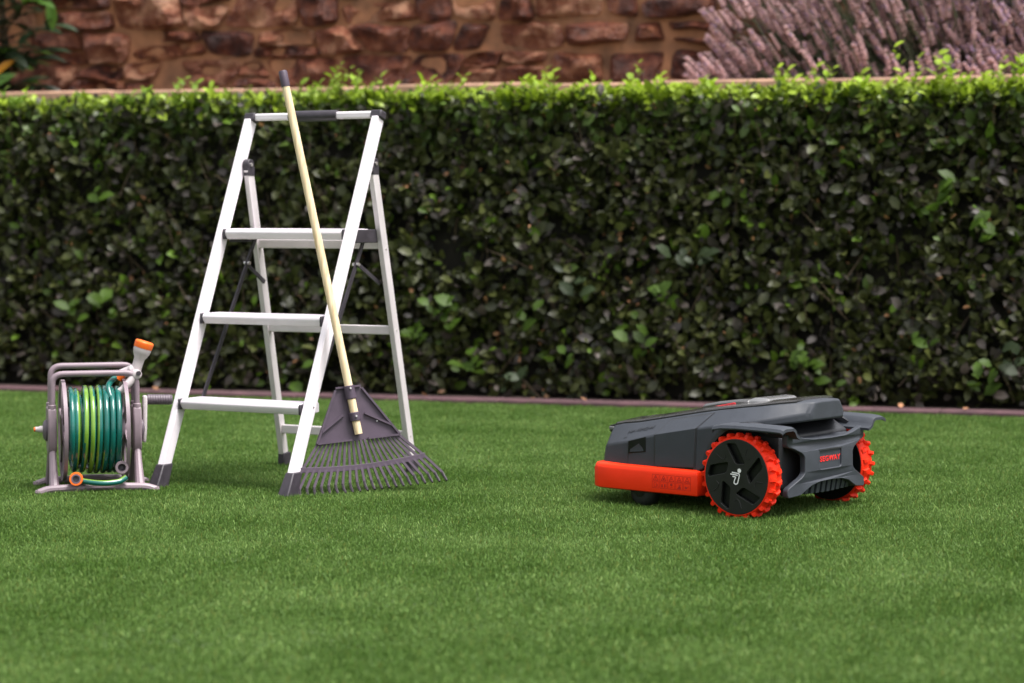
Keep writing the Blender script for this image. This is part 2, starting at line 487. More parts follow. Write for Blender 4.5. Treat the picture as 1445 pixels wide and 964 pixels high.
# ------------------------------------------------------------------ stone wall
sw = thing('stone_wall', 'tall wall of rough red brown stones with tan mortar behind the hedge', 'wall', EDGE, ANG)
WW = 2.02
mb = MB(); mb.box((0, WW + .182, 1.3), (13, .30, 2.6)); mb.build('mortar', M['mortar'], sw, smooth=0)
def stone(c4, seed, rough):
    """a rough-faced block filling the four-cornered cell c4 = (x, z) of bl, br, tr, tl"""
    nx, nz, d = 11, 8, .10
    cx, cz = sum(c[0] for c in c4) / 4, sum(c[1] for c in c4) / 4
    V = []; F = []
    for j in range(nz + 1):
        for i in range(nx + 1):
            u, t = i / nx, j / nz
            px = (c4[0][0] * (1 - u) + c4[1][0] * u) * (1 - t) + (c4[3][0] * (1 - u) + c4[2][0] * u) * t
            pz = (c4[0][1] * (1 - u) + c4[1][1] * u) * (1 - t) + (c4[3][1] * (1 - u) + c4[2][1] * u) * t
            u, t = u * 2 - 1, t * 2 - 1
            rim = max(abs(u), abs(t)); cor = max(0, abs(u) + abs(t) - 1.6)
            px += (cx - px) * cor * .28; pz += (cz - pz) * cor * .28
            px += noise.noise(Vector((px * 9, pz * 9, seed))) * .014; pz += noise.noise(Vector((px * 9, pz * 9, seed + 9))) * .012
            r1 = noise.ridged_multi_fractal(Vector((px * 7 + seed, pz * 9, seed)), .9, 2.1, 4, .8, 1.8) - 1.1
            b = .030 + noise.noise(Vector((px * 4 + seed, pz * 5, 1.))) * .055 * rough + r1 * .026 * rough + u * .012 * math.sin(seed) + t * .012 * math.cos(seed * 1.7)
            b = b * (1 - rim ** 5) - .012 * rim ** 6
            V.append((px - cx, -b, pz - cz))
    n0 = len(V)
    for j in range(nz):
        for i in range(nx):
            a = j * (nx + 1) + i
            F.append((a, a + 1, a + nx + 2, a + nx + 1))
    ring = [i for i in range(nx + 1)] + [j * (nx + 1) + nx for j in range(1, nz + 1)] + [nz * (nx + 1) + i for i in range(nx - 1, -1, -1)] + [j * (nx + 1) for j in range(nz - 1, 0, -1)]
    for i in ring: V.append((V[i][0], d, V[i][2]))
    m = len(ring)
    for q in range(m): F.append((ring[q], n0 + q, n0 + (q + 1) % m, ring[(q + 1) % m]))
    mb = MB(); mb.add(V, F); return mb, (cx, cz)
heights = [.14, .19, .17, .23, .19, .16, .22]
zlev = [1.42]
for h in heights: zlev.append(zlev[-1] + h)
def course(r_, x): return zlev[r_] + .045 * noise.noise(Vector((x * 1.3, r_ * 3.3, 2.))) + .030 * noise.noise(Vector((x * 4, r_ * 5.1, 4.)))
for r_ in range(len(heights)):
    x = -3.9 + random.uniform(-.2, 0); sl = 0
    while x < 4.0:
        w = random.choice((.20, .25, .30, .36, .42, .50)) * random.uniform(.9, 1.1)
        s2 = random.gauss(0, .035); left = x < -.4
        j = random.uniform(.012, .024) if not left else random.uniform(.003, .011)
        rough = random.uniform(1.3, 2.1) if left else random.uniform(.6, 1.1)
        xa0, xa1, xb0, xb1 = x - sl, x + sl, x + w - s2, x + w + s2
        parts_ = [(0., 1.)]
        if heights[r_] > .165 and random.random() < .28: k = random.uniform(.4, .6); parts_ = [(0., k), (k, 1.)]
        for f0, f1 in parts_:
            zA = lambda xx, f: course(r_, xx) * (1 - f) + course(r_ + 1, xx) * f
            X = lambda e0, e1, f: e0 * (1 - f) + e1 * f
            c4 = [(X(xa0, xa1, f0) + j, zA(x, f0) + j), (X(xb0, xb1, f0) - j, zA(x + w, f0) + j), (X(xb0, xb1, f1) - j, zA(x + w, f1) - j), (X(xa0, xa1, f1) + j, zA(x, f1) - j)]
            mb, (cx, cz) = stone(c4, random.uniform(0, 90), rough)
            o = mb.build('stone', M['stone'] if (left and random.random() < .85) or random.random() < .2 else M['red_stone'], sw, smooth=24)
            o.location = (cx, WW + .012 + random.uniform(-.03, .012), cz); o.rotation_euler = (random.gauss(0, .07), random.gauss(0, .03), random.gauss(0, .07))
        x += w; sl = s2

# ------------------------------------------------------------------ hedge
HH, HT = 1.425, .78           # height, thickness
HF = .24                      # face of the hedge behind the lawn edge
U0, U1 = -3.55, 3.55
hedge = thing('clipped_hedge', 'long clipped box shaped evergreen hedge with lime green new shoots on top', 'hedge', EDGE, ANG)
mb = MB(); mb.box(((U0 + U1) / 2, HF + .16 + (HT - .2) / 2, (HH - .06) / 2 + .01), (U1 - U0 - .2, HT - .26, HH - .08)); mb.build('light_block_core', M['core'], hedge, smooth=0)  # solid block added to stop light, coloured as the hedge's inner shade

LEAF = np.array([(0, 0, 0), (.36, 0, -.02), (.70, 0, -.05), (1, 0, -.16), (.34, .27, .05), (.72, .25, .0), (.34, -.27, .05), (.72, -.25, .0)])
LF = np.array([(0, 1, 4), (4, 1, 2), (4, 2, 5), (5, 2, 3), (0, 6, 1), (6, 2, 1), (6, 7, 2), (7, 3, 2)])
def unit(a): return a / np.maximum(np.linalg.norm(a, axis=1, keepdims=True), 1e-9)
def leaves(pos, axis, nrm, size):
    axis = unit(axis); n = unit(nrm - axis * np.sum(nrm * axis, 1, keepdims=True)); s = np.cross(n, axis)
    V = pos[:, None, :] + size[:, None, None] * (LEAF[None, :, 0:1] * axis[:, None] + LEAF[None, :, 1:2] * s[:, None] + LEAF[None, :, 2:3] * n[:, None])
    F = LF[None] + (np.arange(len(pos)) * 8)[:, None, None]
    return V.reshape(-1, 3), F.reshape(-1, 3)
n = 43000
u = rng.uniform(U0, U1, n); zt = rng.uniform(.03, HH, n); dep = np.abs(rng.normal(0, .065, n))
gap = np.array([noise.noise(Vector((a * 9, b * 9, 11.3))) for a, b in zip(u, zt)])
keep = (gap > -.20) | (rng.random(n) < .2) | (zt > HH - .16)
u, zt, dep, gap = u[keep], zt[keep], dep[keep], gap[keep]; n = len(u)
bump = np.array([noise.noise(Vector((a * 2.2, b * 2.2, 1.7))) for a, b in zip(u, zt)]) * .06 + gap * .065
pos = np.c_[u, HF + dep + .06 - bump, zt]
n2 = 9000
u2 = rng.uniform(U0, U1, n2); w2 = rng.uniform(HF, HF + HT, n2)
pos2 = np.c_[u2, w2, HH - np.abs(rng.normal(0, .05, n2)) + .01 + np.array([noise.noise(Vector((a * 3, b * 3, 8.))) for a, b in zip(u2, w2)]) * .03]
ax = np.c_[rng.normal(0, .6, n), -.45 + rng.normal(0, .5, n), .35 + rng.normal(0, .6, n)]
nr = np.c_[rng.normal(0, .5, n), -.75 + rng.normal(0, .45, n), .55 + rng.normal(0, .45, n)]
ax2 = np.c_[rng.normal(0, .6, n2), rng.normal(-.1, .6, n2), .6 + rng.normal(0, .4, n2)]
nr2 = np.c_[rng.normal(0, .6, n2), rng.normal(-.4, .6, n2), .6 + rng.normal(0, .4, n2)]
size = .034 + .048 * rng.random(n) ** 1.5; size2 = rng.uniform(.03, .055, n2)
dark = np.array((.033, .037, .013)); mid = np.array((.092, .106, .027)); young = np.array((.12, .21, .02)); lime = np.array((.275, .38, .028)); dead = np.array((.50, .25, .12)); mauve = np.array((.092, .076, .066))
def tints(nn, zz, top):
    k = rng.random(nn)[:, None]
    t = dark * (1 - k) + mid * k
    c = rng.random(nn)
    clump = np.array([noise.noise(Vector((a * 1.5, b * 1.5, 21.))) for a, b in zip(u[:nn] if not top else u2, zz)])
    t[c < .22] = (mauve * rng.uniform(.6, 1.6, nn)[:, None])[c < .22]
    t[c < .035 + .07 * np.clip(clump, 0, 1)] = young
    t[c > .972] = dead
    up = np.clip((zz - (HH - .34)) / .30, 0, 1)
    g_ = rng.random(nn) < up * .45
    t[g_] = np.array((.085, .135, .026))
    t *= rng.uniform(.45, 1.3, nn)[:, None]
    hi = np.clip((zz - (HH - .075)) / .075, 0, 1)[:, None] ** 1.3
    m = (rng.random(nn)[:, None] < hi * .75)
    return np.where(m, lime * rng.uniform(.6, 1.2, nn)[:, None], t)
T = np.vstack([tints(n, zt, False), tints(n2, pos2[:, 2] + .02, True)])
dd = np.r_[size, size2]
isdead = (T[:, 0] > T[:, 1] * 1.5)
dd[isdead] *= .5
V, F = leaves(np.vstack([pos, pos2]), np.vstack([ax, ax2]), np.vstack([nr, nr2]), dd)
o = link('foliage', raw_mesh('foliage', V, F, M['hedge_leaf'], np.repeat(T, 8, 0), True), hedge)
o['kind'] = 'stuff'

# twigs among the leaves
mb = MB()
for i in range(320):
    uu, z0 = random.uniform(U0, U1), random.uniform(.0, HH - .15)
    p = Vector((uu, HF + random.uniform(.05, .16), z0)); d = Vector((random.gauss(0, .5), -.35 + random.gauss(0, .2), .8)).normalized()
    L_ = random.uniform(.10, .24)
    mb.tube([p, p + d * L_ * .5 + Vector((0, random.gauss(0, .01), .01)), p + d * L_], [.0035, .0028, .0015], 4, caps=False)
o = mb.build('twigs', M['bark'], hedge); o['kind'] = 'stuff'
# stems at the foot
for i in range(34):
    uu = U0 + .1 + i * .205 + random.uniform(-.05, .05)
    mb = MB(); p = Vector((uu, HF + random.uniform(.14, .3), .01))
    mb.tube([p, p + Vector((random.gauss(0, .02), 0, .15)), p + Vector((random.gauss(0, .05), random.gauss(0, .03), .42))], [.014, .011, .008], 7)
    mb.build('stem', M['bark'], hedge)

# the leaves that show largest: sprigs standing proud of the face and shoots on the top edge
def leaf_mesh(name, m, wide=1.0, curl=0.):
    V_ = LEAF.copy(); V_[:, 1] *= wide; V_[:, 2] -= curl * V_[:, 0] ** 2
    return raw_mesh(name, V_, LF, m, None, True)
# new growth standing up from the clipped top
P3, A3, N3 = [], [], []
for i in range(430):
    b_ = np.array((U0 + (U1 - U0) * rng.random() ** .7, HF + abs(rng.normal(.02, .16)), HH - .03)); hh_ = rng.uniform(.02, .075) if rng.random() < .85 else rng.uniform(.08, .13)
    cl_ = noise.noise(Vector((b_[0] * 2.6, b_[1] * 2, 33.)))
    if cl_ < -.12 and rng.random() < .75: continue
    hh_ *= 1 + max(0, cl_) * 1.2
    d_ = np.array((rng.normal(0, .2), rng.normal(-.1, .2), 1.))
    for q in range(9):
        an = q * 2.4 + rng.uniform(-.3, .3); sd3 = np.array((math.cos(an), math.sin(an), rng.uniform(.2, .9)))
        P3.append(b_ + d_ * hh_ * q / 8); A3.append(d_ * .35 + sd3); N3.append(d_ - sd3 * .3 + np.array((0, -.3, 0)))
P3, A3, N3 = map(np.array, (P3, A3, N3))
V, F = leaves(P3, A3, N3, rng.uniform(.028, .058, len(P3)))
lf = np.clip((P3[:, 0] + 2.2) / 2.4, 0, 1)[:, None]
T3 = (lime * lf + np.array((.15, .25, .026)) * (1 - lf)) * rng.uniform(.6, 1.25, len(P3))[:, None]
o = link('new_shoots', raw_mesh('new_shoots', V, F, M['new_leaf'], np.repeat(T3, 8, 0), True), hedge); o['kind'] = 'stuff'
LM = {'young': [leaf_mesh('leaf', M['young_leaf'], a, b) for a, b in ((1.05, .05), (1.3, .15))],
      'old': [leaf_mesh('leaf', M['old_leaf'], a, b) for a, b in ((1.05, .05), (1.3, .15))],
      'shoot': [leaf_mesh('leaf', M['shoot_leaf'], a, b) for a, b in ((.85, .0), (1.05, .12))]}
def place_leaf(kind, p, axis, nrm, s, parent=hedge):
    axis = Vector(axis).normalized(); n_ = Vector(nrm); n_ = (n_ - axis * n_.dot(axis)).normalized(); sd_ = n_.cross(axis)
    o = bpy.data.objects.new('leaf', random.choice(LM[kind])); COL.objects.link(o); o.parent = parent
    o.matrix_local = Matrix.Translation(p) @ Matrix((axis, sd_, n_)).transposed().to_4x4() @ Matrix.Scale(s, 4)
    return o
cnt = 0
spots = []
for i in range(26):
    uu = random.uniform(-2.45, 2.45)
    zz_ = random.uniform(.04, .5) if random.random() < .7 else random.uniform(.5, 1.2)
    if uu > .8 and random.random() < .6: zz_ = random.uniform(.03, .3)
    spots.append(('young' if random.random() < .75 else 'old', uu, HF - .01, zz_))
for i in range(17): spots.append(('shoot', random.uniform(-2.6, 2.5), HF + random.uniform(.03, .22), HH - .02))
spots += [('shoot', 2.02, HF + .06, HH + .03), ('shoot', 2.3, HF + .05, HH + .02), ('shoot', .93, HF + .06, HH)]
for kind, uu, ww, zz_ in spots:
    d = Vector((random.gauss(0, .35), -.5 if kind != 'shoot' else random.gauss(0, .2), .75)).normalized()
    for q in range(random.choice((4, 6, 7, 8))):
        if cnt >= 298: break
        an = q * 2.4 + random.uniform(-.3, .3); t_ = q * .014
        side = Vector((math.cos(an), math.sin(an) * .7, random.uniform(.1, .5)))
        axis = d * random.uniform(.2, .9) + side * .8
        place_leaf(kind, Vector((uu, ww, zz_)) + d * t_ + Vector((random.gauss(0, .03), 0, random.gauss(0, .03))) * (kind != 'shoot'), axis, d * .8 - side * .3 + Vector((0, -.35, .2)), random.uniform(.04, .095) if kind != 'shoot' else random.uniform(.04, .065))
        cnt += 1

# dry leaves dropped along the edging
dry = leaf_mat('dry_tan_leaf', col=(.30, .15, .08), rough=.7, trans=.1, var=.35, spec=.2)
dry_me = [leaf_mesh('fallen_leaf', dry, w_, c_) for w_, c_ in ((1.1, -.35), (1.3, -.5))]
rl_ = random.Random(12)
for uu, lab in ((-1.72, 'dry tan leaf on the edging strip between the hose reel and the ladder'),
                (-.35, 'dry tan leaf on the edging strip just right of the ladder and rake'),
                (.15, 'dry tan leaf on the edging strip midway between rake and mower'),
                (.42, 'dry tan leaf on the edging strip above the front of the mower'),
                (1.83, 'dry tan leaf on the edging strip just right of the mower'),
                (2.10, 'dry tan leaf on the edging strip near the right edge')):
    o = bpy.data.objects.new('fallen_leaf', rl_.choice(dry_me)); COL.objects.link(o)
    o.location = at(uu, rl_.uniform(.03, .07), .028); o.rotation_euler = (rl_.gauss(0, .2), rl_.gauss(0, .2), rl_.uniform(0, 6.28)); o.scale = [rl_.uniform(.03, .04)] * 3
    o['label'] = lab; o['category'] = 'leaf'; o['group'] = 'dry leaves fallen along the edging'
# ------------------------------------------------------------------ lavender
def spike_mesh(seed):
    r = np.random.default_rng(seed); V, F, T = [], [], []
    L_ = 1.0; nw = 8
    for k in range(nw):
        zc = k / nw * L_ + r.normal(0, .01); rad = .10 * (1 - .45 * k / nw) * (.75 if k == 0 else 1)
        for q in range(5):
            an = q / 5 * 6.283 + k * .5 + r.normal(0, .2)
            c = np.array((math.cos(an) * rad, math.sin(an) * rad, zc + r.normal(0, .015))); s_ = r.uniform(.05, .075)
            o = len(V)
            for dx, dy, dz in ((1, 0, 0), (0, 1, 0), (-1, 0, 0), (0, -1, 0), (0, 0, 1.3), (0, 0, -1.1)): V.append(c + s_ * np.array((dx, dy, dz)))
            for a, b, e in ((0, 1, 4), (1, 2, 4), (2, 3, 4), (3, 0, 4), (1, 0, 5), (2, 1, 5), (3, 2, 5), (0, 3, 5)): F.append((o + a, o + b, o + e))
            c_ = np.array((.58, .365, .37)) if r.random() < (.85 if seed < 44 else .45) else (np.array((.47, .32, .52)) if r.random() < .6 else np.array((.34, .25, .21)))
            T += [c_ * r.uniform(.6, 1.25)] * 6
    return raw_mesh('flower_spike', np.array(V), np.array(F), M['lavender'], np.array(T))
SP = [spike_mesh(40 + i) for i in range(6)]
def lavender(label, u_c, w_c, nsp, lean, spread, hgt, seed, violet=False):
    r = random.Random(seed)
    b = thing('lavender_bush', label, 'lavender', at(u_c, w_c, 1.44), ANG, 'lavender bushes on the terrace')
    st = MB()
    for i in range(nsp):
        q = math.sqrt(r.random()); an = r.uniform(-.05 * math.pi, 1.05 * math.pi)
        ax3 = lean + math.cos(an) * spread * q
        tip = Vector((ax3, r.uniform(-.30, .16), .02 + hgt * abs(math.sin(an)) * q * r.uniform(.75, 1.1)))
        base = Vector((.18 + r.gauss(0, .12), r.gauss(0, .06), 0))
        d = Vector((-.44 + (ax3 - lean) * .55 + r.gauss(0, .10), -.05 + r.gauss(0, .1), 1)).normalized()
        s_ = r.uniform(.09, .16)
        mid_ = tip - d * max(.06, (tip - base).length * .45)
        if mid_.z < 0: mid_.z = 0
        st.tube([base, mid_, tip], [.0035, .003, .0022], 4, caps=False)
        o = bpy.data.objects.new('flower_spike', r.choice(SP[3:] if violet and r.random() < .6 else SP[:4])); COL.objects.link(o); o.parent = b
        o.matrix_local = Matrix.Translation(tip) @ d.to_track_quat('Z', 'Y').to_matrix().to_4x4() @ Matrix.Diagonal((s_ * .82, s_ * .82, s_, 1))
    # the many further spikes that only show as a mass
    allv, allf, allt, nvx = [], [], [], 0
    for i in range(420):
        q = math.sqrt(r.random()); an = r.uniform(-.05 * math.pi, 1.05 * math.pi)
        ax3 = lean + math.cos(an) * spread * q
        tip = Vector((ax3, r.uniform(-.30, .14), .02 + hgt * abs(math.sin(an)) * q * r.uniform(.75, 1.1)))
        d = Vector((-.44 + (ax3 - lean) * .55 + r.gauss(0, .12), r.gauss(0, .1), 1)).normalized(); s_ = r.uniform(.075, .125)
        me = r.choice(SP[3:] if violet and r.random() < .6 else SP[:4]); nv = len(me.vertices)
        co = np.zeros(nv * 3, np.float32); me.vertices.foreach_get('co', co); tc4 = np.zeros(nv * 4, np.float32); me.color_attributes['tint'].data.foreach_get('color', tc4)
        ix = np.zeros(len(me.loops), np.int32); me.loops.foreach_get('vertex_index', ix)
        mt = np.array(d.to_track_quat('Z', 'Y').to_matrix())
        allv.append(co.reshape(-1, 3) * s_ @ mt.T + np.array(tip)); allf.append(ix.reshape(-1, 3) + nvx); allt.append(tc4.reshape(-1, 4)[:, :3]); nvx += nv
    o = link('flower_mass', raw_mesh('flower_mass', np.vstack(allv), np.vstack(allf), M['lavender'], np.vstack(allt)), b); o['kind'] = 'stuff'
    for i in range(800):   # leafy stems below and between the flowers
        ang = r.uniform(0, 6.283); rad = spread * 1.0 * math.sqrt(r.random())
        base = Vector((r.gauss(0, .2), r.gauss(0, .09), 0))
        tip = Vector((lean * .9 + math.cos(ang) * rad, .04 + abs(math.sin(ang)) * rad * .3, hgt * r.uniform(.12, .6)))
        mid_ = base * .5 + tip * .5 + Vector((0, .03, hgt * .05))
        st.tube([base, mid_, tip], [.004, .004, .002], 3, caps=False)
    s = st.build('stems', M['lav_stem'], b); s['kind'] = 'stuff'
    return b
lavender('lavender bush with dusty pink spikes leaning left towards the bare stone wall', 1.70, 1.62, 295, -.25, .82, 1.0, 3)
lavender('sparser lavender bush between the pink and the mauve one, set further back', 2.20, 1.74, 220, -.14, .60, 1.0, 9)
lavender('lavender bush with mauve spikes at the top right corner, right of its twin', 2.62, 1.60, 290, -.10, .66, .96, 4, True)

# ------------------------------------------------------------------ broad leaved shrub, top left
sh = thing('broad_leaved_shrub', 'dark broad leaved evergreen shrub in the upper left corner before the stone wall', 'shrub', at(-3.42, 1.60, 1.44), ANG)
mb = MB(); mb.tube([(0, 0, 0), (.02, 0, .3), (-.03, .02, .7), (.0, 0, 1.1)], [.03, .026, .02, .012], 8); mb.build('trunk', M['bark'], sh)
def big_leaf(name, m, w):
    nn = 7; V_ = []; F_ = []
    for i in range(nn):
        t = i / (nn - 1); ww = w * math.sin(math.pi * min(1, t * .97 + .03)) ** .8 * .5
        zc = -.18 * t * t
        V_ += [(t, -ww, zc + ww * .35), (t, 0, zc), (t, ww, zc + ww * .35)]
    for i in range(nn - 1):
        a = i * 3; F_ += [(a, a + 3, a + 4, a + 1), (a + 1, a + 4, a + 5, a + 2)]
    return raw_mesh(name, np.array(V_), np.array(F_), m, None, True)
BL = [big_leaf('leaf', M['big_leaf'], .34), big_leaf('leaf', M['big_leaf'], .28)]
BG = big_leaf('leaf', M['big_leaf_green'], .36); BA = big_leaf('leaf', M['big_leaf_amber'], .33)
def put_big(me, p, axis, nrm, s):
    axis = Vector(axis).normalized(); n_ = Vector(nrm); n_ = (n_ - axis * n_.dot(axis)).normalized(); sd_ = n_.cross(axis)
    o = bpy.data.objects.new('leaf', me); COL.objects.link(o); o.parent = sh
    o.matrix_local = Matrix.Translation(p) @ Matrix((axis, sd_, n_)).transposed().to_4x4() @ Matrix.Scale(s, 4)
for i in range(40):
    p0 = Vector((0, 0, random.uniform(.10, 1.0)))
    an = random.uniform(-2.6, .6) if i % 3 else random.uniform(0, 6.283)
    d = Vector((math.cos(an), math.sin(an), random.uniform(-.05, .6)))
    L_ = random.uniform(.18, .36)
    if p0.z < .35: L_ *= .55
    p1 = p0 + d * L_ * .55 + Vector((0, 0, .02)); p2 = p0 + d * L_
    mb = MB(); mb.tube([p0, p1, p2], [.008, .006, .004], 5); mb.build('branch', M['bark'], sh)
    for q in range(8):
        aq = q * 2.4; side = Vector((math.cos(aq), math.sin(aq), random.uniform(-.5, .35)))
        axis = d * .5 + side
        me = random.choice(BL) if random.random() < .86 else BG
        put_big(me, p2 - d * (.02 * q), axis, Vector((0, -.4, 1)) + side * .2, random.uniform(.14, .21))
# the two low leaves that stand out
put_big(BA, Vector((.02, -.20, .165)), (.73, -.05, .66), (-.45, -.85, .4), .21)
put_big(BG, Vector((.01, -.24, .105)), (.83, -.05, .52), (-.35, -.9, .4), .22)
put_big(BG, Vector((.32, -.10, .66)), (.95, 0, .05), (-.05, -.85, .6), .14)
put_big(BG, Vector((.35, -.10, .62)), (.12, 0, -1), (.5, -.85, .1), .17)
mb = MB(); mb.tube([(0, 0, .50), (.2, -.06, .62), (.36, -.10, .64)], [.008, .006, .003], 5); mb.build('branch', M['bark'], sh)
mb = MB(); mb.tube([(0, 0, .06), (.0, -.12, .07), (.02, -.24, .12)], [.008, .006, .003], 5); mb.build('branch', M['bark'], sh)

# ------------------------------------------------------------------ step ladder
LAD = thing('step_ladder', 'white aluminium three step folding ladder with black feet and top grip', 'ladder', (-.912, 7.135, 0), -.4995)
ZT, LEAN, ZH, YR = 1.2, .53, 1.04, .73
def fy(z): return z / ZT * LEAN
def ry(z, s=-1): return YR + (fy(ZH) + (.010 if s < 0 else .046) - YR) * z / ZH
for s in (-1, 1):
    xb, xt = s * .25, s * .253
    mb = MB(); mb.beam((xb, fy(.05), .05), (xt, fy(ZT - .012), ZT - .012), .024, .042); r_ = mb.build('front_rail', M['alu'], LAD, bevel=.003)
    mb = MB()
    for z in (.27, .545, .818): mb.lathe([(.004, 0), (.003, .002)], (s * .2375 + (.026 if s > 0 else -.026) * 0 + s * .0245, fy(z) + .004, z), (s, 0, 0), 8)
    mb.build('rivet', M['steel'], LAD)
    mb = MB(); mb.loft([[(xb - .021, -.034, 0), (xb + .021, -.034, 0), (xb + .021, .028, 0), (xb - .021, .028, 0)],
                        [(xb - .020, -.030, .012), (xb + .020, -.030, .012), (xb + .020, .030, .012), (xb - .020, .030, .012)],
                        [(xb - .0155, fy(.075) - .026, .075), (xb + .0155, fy(.075) - .026, .075), (xb + .0155, fy(.075) + .026, .075), (xb - .0155, fy(.075) + .026, .075)]])
    mb.build('rubber_foot', M['black_plastic'], LAD, bevel=.004)
    # corner joint of the top bar
    mb = MB(); mb.box((xt - s * .002, LEAN, ZT - .002), (.042, .036, .028), Matrix.Rotation(R(-20), 3, 'X')); mb.build('corner_joint', M['black_plastic'], LAD, bevel=.005)
    # rear leg
    xr0, xr1 = (-.2265 if s < 0 else .243), s * .259
    mb = MB(); mb.beam((xr0, ry(ZH - .015, s), ZH - .015), (xr1, ry(.045, s), .045), .02, .034); rl = mb.build('rear_leg', M['alu_grey'], LAD, bevel=.003)
    mb = MB()
    for z in (.76, .49, .13): mb.lathe([(.0035, 0), (.0025, .002)], (xr0 + (xr1 - xr0) * (1 - z / ZH) + s * .010, ry(z, s), z), (s, 0, 0), 8)
    mb.build('rivet', M['steel'], LAD)
    mb = MB(); mb.box((xr1, ry(.022, s), .024), (.027, .044, .048)); mb.build('rubber_foot', M['black_plastic'], LAD, bevel=.004)
    mb = MB(); mb.lathe([(.0185, -.0118), (.0185, .0115)], (xr0, ry(ZH, s) + .004, ZH), (1, 0, 0), 16); mb.box((xr0, ry(ZH - .03, s), ZH - .022), (.0225, .037, .03)); mb.build('hinge', M['black_plastic'], LAD, bevel=.002)
    mb = MB(); mb.lathe([(.006, -.015), (.006, .0155)], (xr0, ry(ZH, s) + .004, ZH), (1, 0, 0), 10); mb.build('rivet', M['steel'], LAD)
    # linkage
    A, B_ = Vector((s * .216, .50, .80)), Vector((s * .216, .185, .262))
    mb = MB(); mb.beam(A, B_, .006, .014); mb.build('brace', M['black_plastic'], LAD)
    Nn = A + (B_ - A) * .165
    mb = MB(); mb.beam(Nn + Vector((s * .007, 0, 0)), Vector((s * .223, ry(.645, s) - .01, .645)), .006, .013); mb.build('link_arm', M['black_plastic'], LAD)
    mb = MB(); mb.lathe([(.006, -.012), (.006, .012)], Nn, (1, 0, 0), 10); mb.lathe([(.005, -.01), (.005, .01)], B_, (1, 0, 0), 10); mb.lathe([(.005, -.01), (.005, .01)], A, (1, 0, 0), 10)
    mb.build('rivet', M['steel'], LAD)
    # side bracket of the platform
    mb = MB(); mb.box((s * .2375, .462, .803), (.005, .165, .044)); mb.build('platform_bracket', M['black_plastic'], LAD, bevel=.004)
mb = MB(); mb.beam((-.235, LEAN, ZT), (.235, LEAN, ZT), .024, .022, side=(0, 0, 1)); mb.build('top_bar', M['alu'], LAD, bevel=.006)
mb = MB(); mb.tube([(-.095, LEAN, ZT), (-.088, LEAN, ZT), (.088, LEAN, ZT), (.095, LEAN, ZT)], [.0165, .0185, .0185, .0165], 14); mb.build('hand_grip', M['black_plastic'], LAD)
for z, D, y0 in ((.826, .165, -.022), (.552, .105, -.03), (.280, .115, -.032)):
    yy = fy(z) + y0
    prof = [(0, -.022), (-.003, -.012), (0, -.004), (.012, 0), (D - .006, 0), (D, -.006), (D, -.032), (D - .01, -.034), (.01, -.034)]
    mb = MB(); mb.prism([(-.229, yy + a, z + b) for a, b in prof], (.458, 0, 0)); st = mb.build('step', M['alu'], LAD, bevel=.002)
    mb = MB()
    for k in range(int(D / .018) - 1): mb.box((0, yy + .022 + k * .018, z + .0006), (.44, .004, .0016))
    mb.build('tread_rib', M['alu'], st, smooth=0)
    for s in (-1, 1):
        mb = MB(); mb.box((s * .2335, yy + .02, z - .017), (.008, .05, .034)); mb.build('end_cap', M['black_plastic'], st, bevel=.003)
for z in (.775, .489, .132):
    xr = .2265 + (.259 - .2265) * (1 - z / ZH) - .009
    mb = MB(); mb.beam((-xr, ry(z), z), (xr + .012 * z / ZH, ry(z, 1), z), .030, .018, side=(0, 0, 1)); mb.build('cross_bar', M['alu_grey'], LAD, bevel=.003)

# ------------------------------------------------------------------ leaf rake
ra = Vector((-.215, .116, 1)).normalized()
rt = Vector((.4538, .15, .040)).normalized()
rn = rt.cross(ra).normalized()            # towards the camera
if rn.y > 0: rn = -rn
RK = thing('leaf_rake', 'fan shaped mauve plastic leaf rake with wooden handle leaning on the ladder', 'rake', (-.446, 7.105, .010))
def rp(t, s, n=0.): return rt * t + ra * s + rn * n
mb = MB(); mb.tube([rp(0, .180, .008), rp(0, .30, .010), rp(0, .8, .010), rp(0, 1.313, .008)], [.0125, .013, .013, .0125], 14); h_ = mb.build('handle', M['wood'], RK)
mb = MB(); mb.tube([rp(0, 1.303, .008), rp(0, 1.308, .008), rp(0, 1.350, .008), rp(0, 1.355, .008)], [.0138, .0142, .0142, .012], 14); mb.build('end_cap', M['rake_plastic'], RK)
pl = [(-.138, .158), (-.137, .168), (-.045, .325), (-.03, .335), (.03, .335), (.045, .325), (.137, .168), (.138, .158), (.06, .162), (0, .160), (-.06, .162)]
mb = MB(); mb.prism([rp(a, b, -.012) for a, b in pl], rn * .006); hd = mb.build('rake_head', M['rake_plastic'], RK, bevel=.0015)
def rib(a, b, w=.006, h=.009):
    m_ = MB(); m_.beam(rp(a[0], a[1], -.006 + h / 2), rp(b[0], b[1], -.006 + h / 2), w, h, side=rt if abs(a[1] - b[1]) > .05 else ra); m_.build('rib', M['rake_plastic'], hd)
rib((-.134, .164), (-.043, .325)); rib((.134, .164), (.043, .325)); rib((-.133, .164), (-.022, .164)); rib((.133, .164), (.03, .164))
rib((-.113, .198), (-.035, .245)); rib((.113, .198), (.035, .245)); rib((-.04, .332), (.04, .332))
for s0, s1 in ((.292, .335), (.222, .250)):
    mb = MB(); mb.tube([rp(0, s0, .008), rp(0, s1, .009)], .0175, 14); mb.build('handle_socket', M['rake_plastic'], hd, bevel=.002)
mb = MB(); mb.lathe([(.004, .0), (.003, .004)], rp(0, .325, .026), rn, 8); mb.lathe([(.004, 0), (.003, .004)], rp(0, .236, .026), rn, 8); mb.lathe([(.003, 0), (.002, .004)], rp(.07, .215, -.006), rn, 8); mb.build('rivet', M['steel'], hd)
NT = 22
bow = lambda q: -.012 * (1 - q * q)
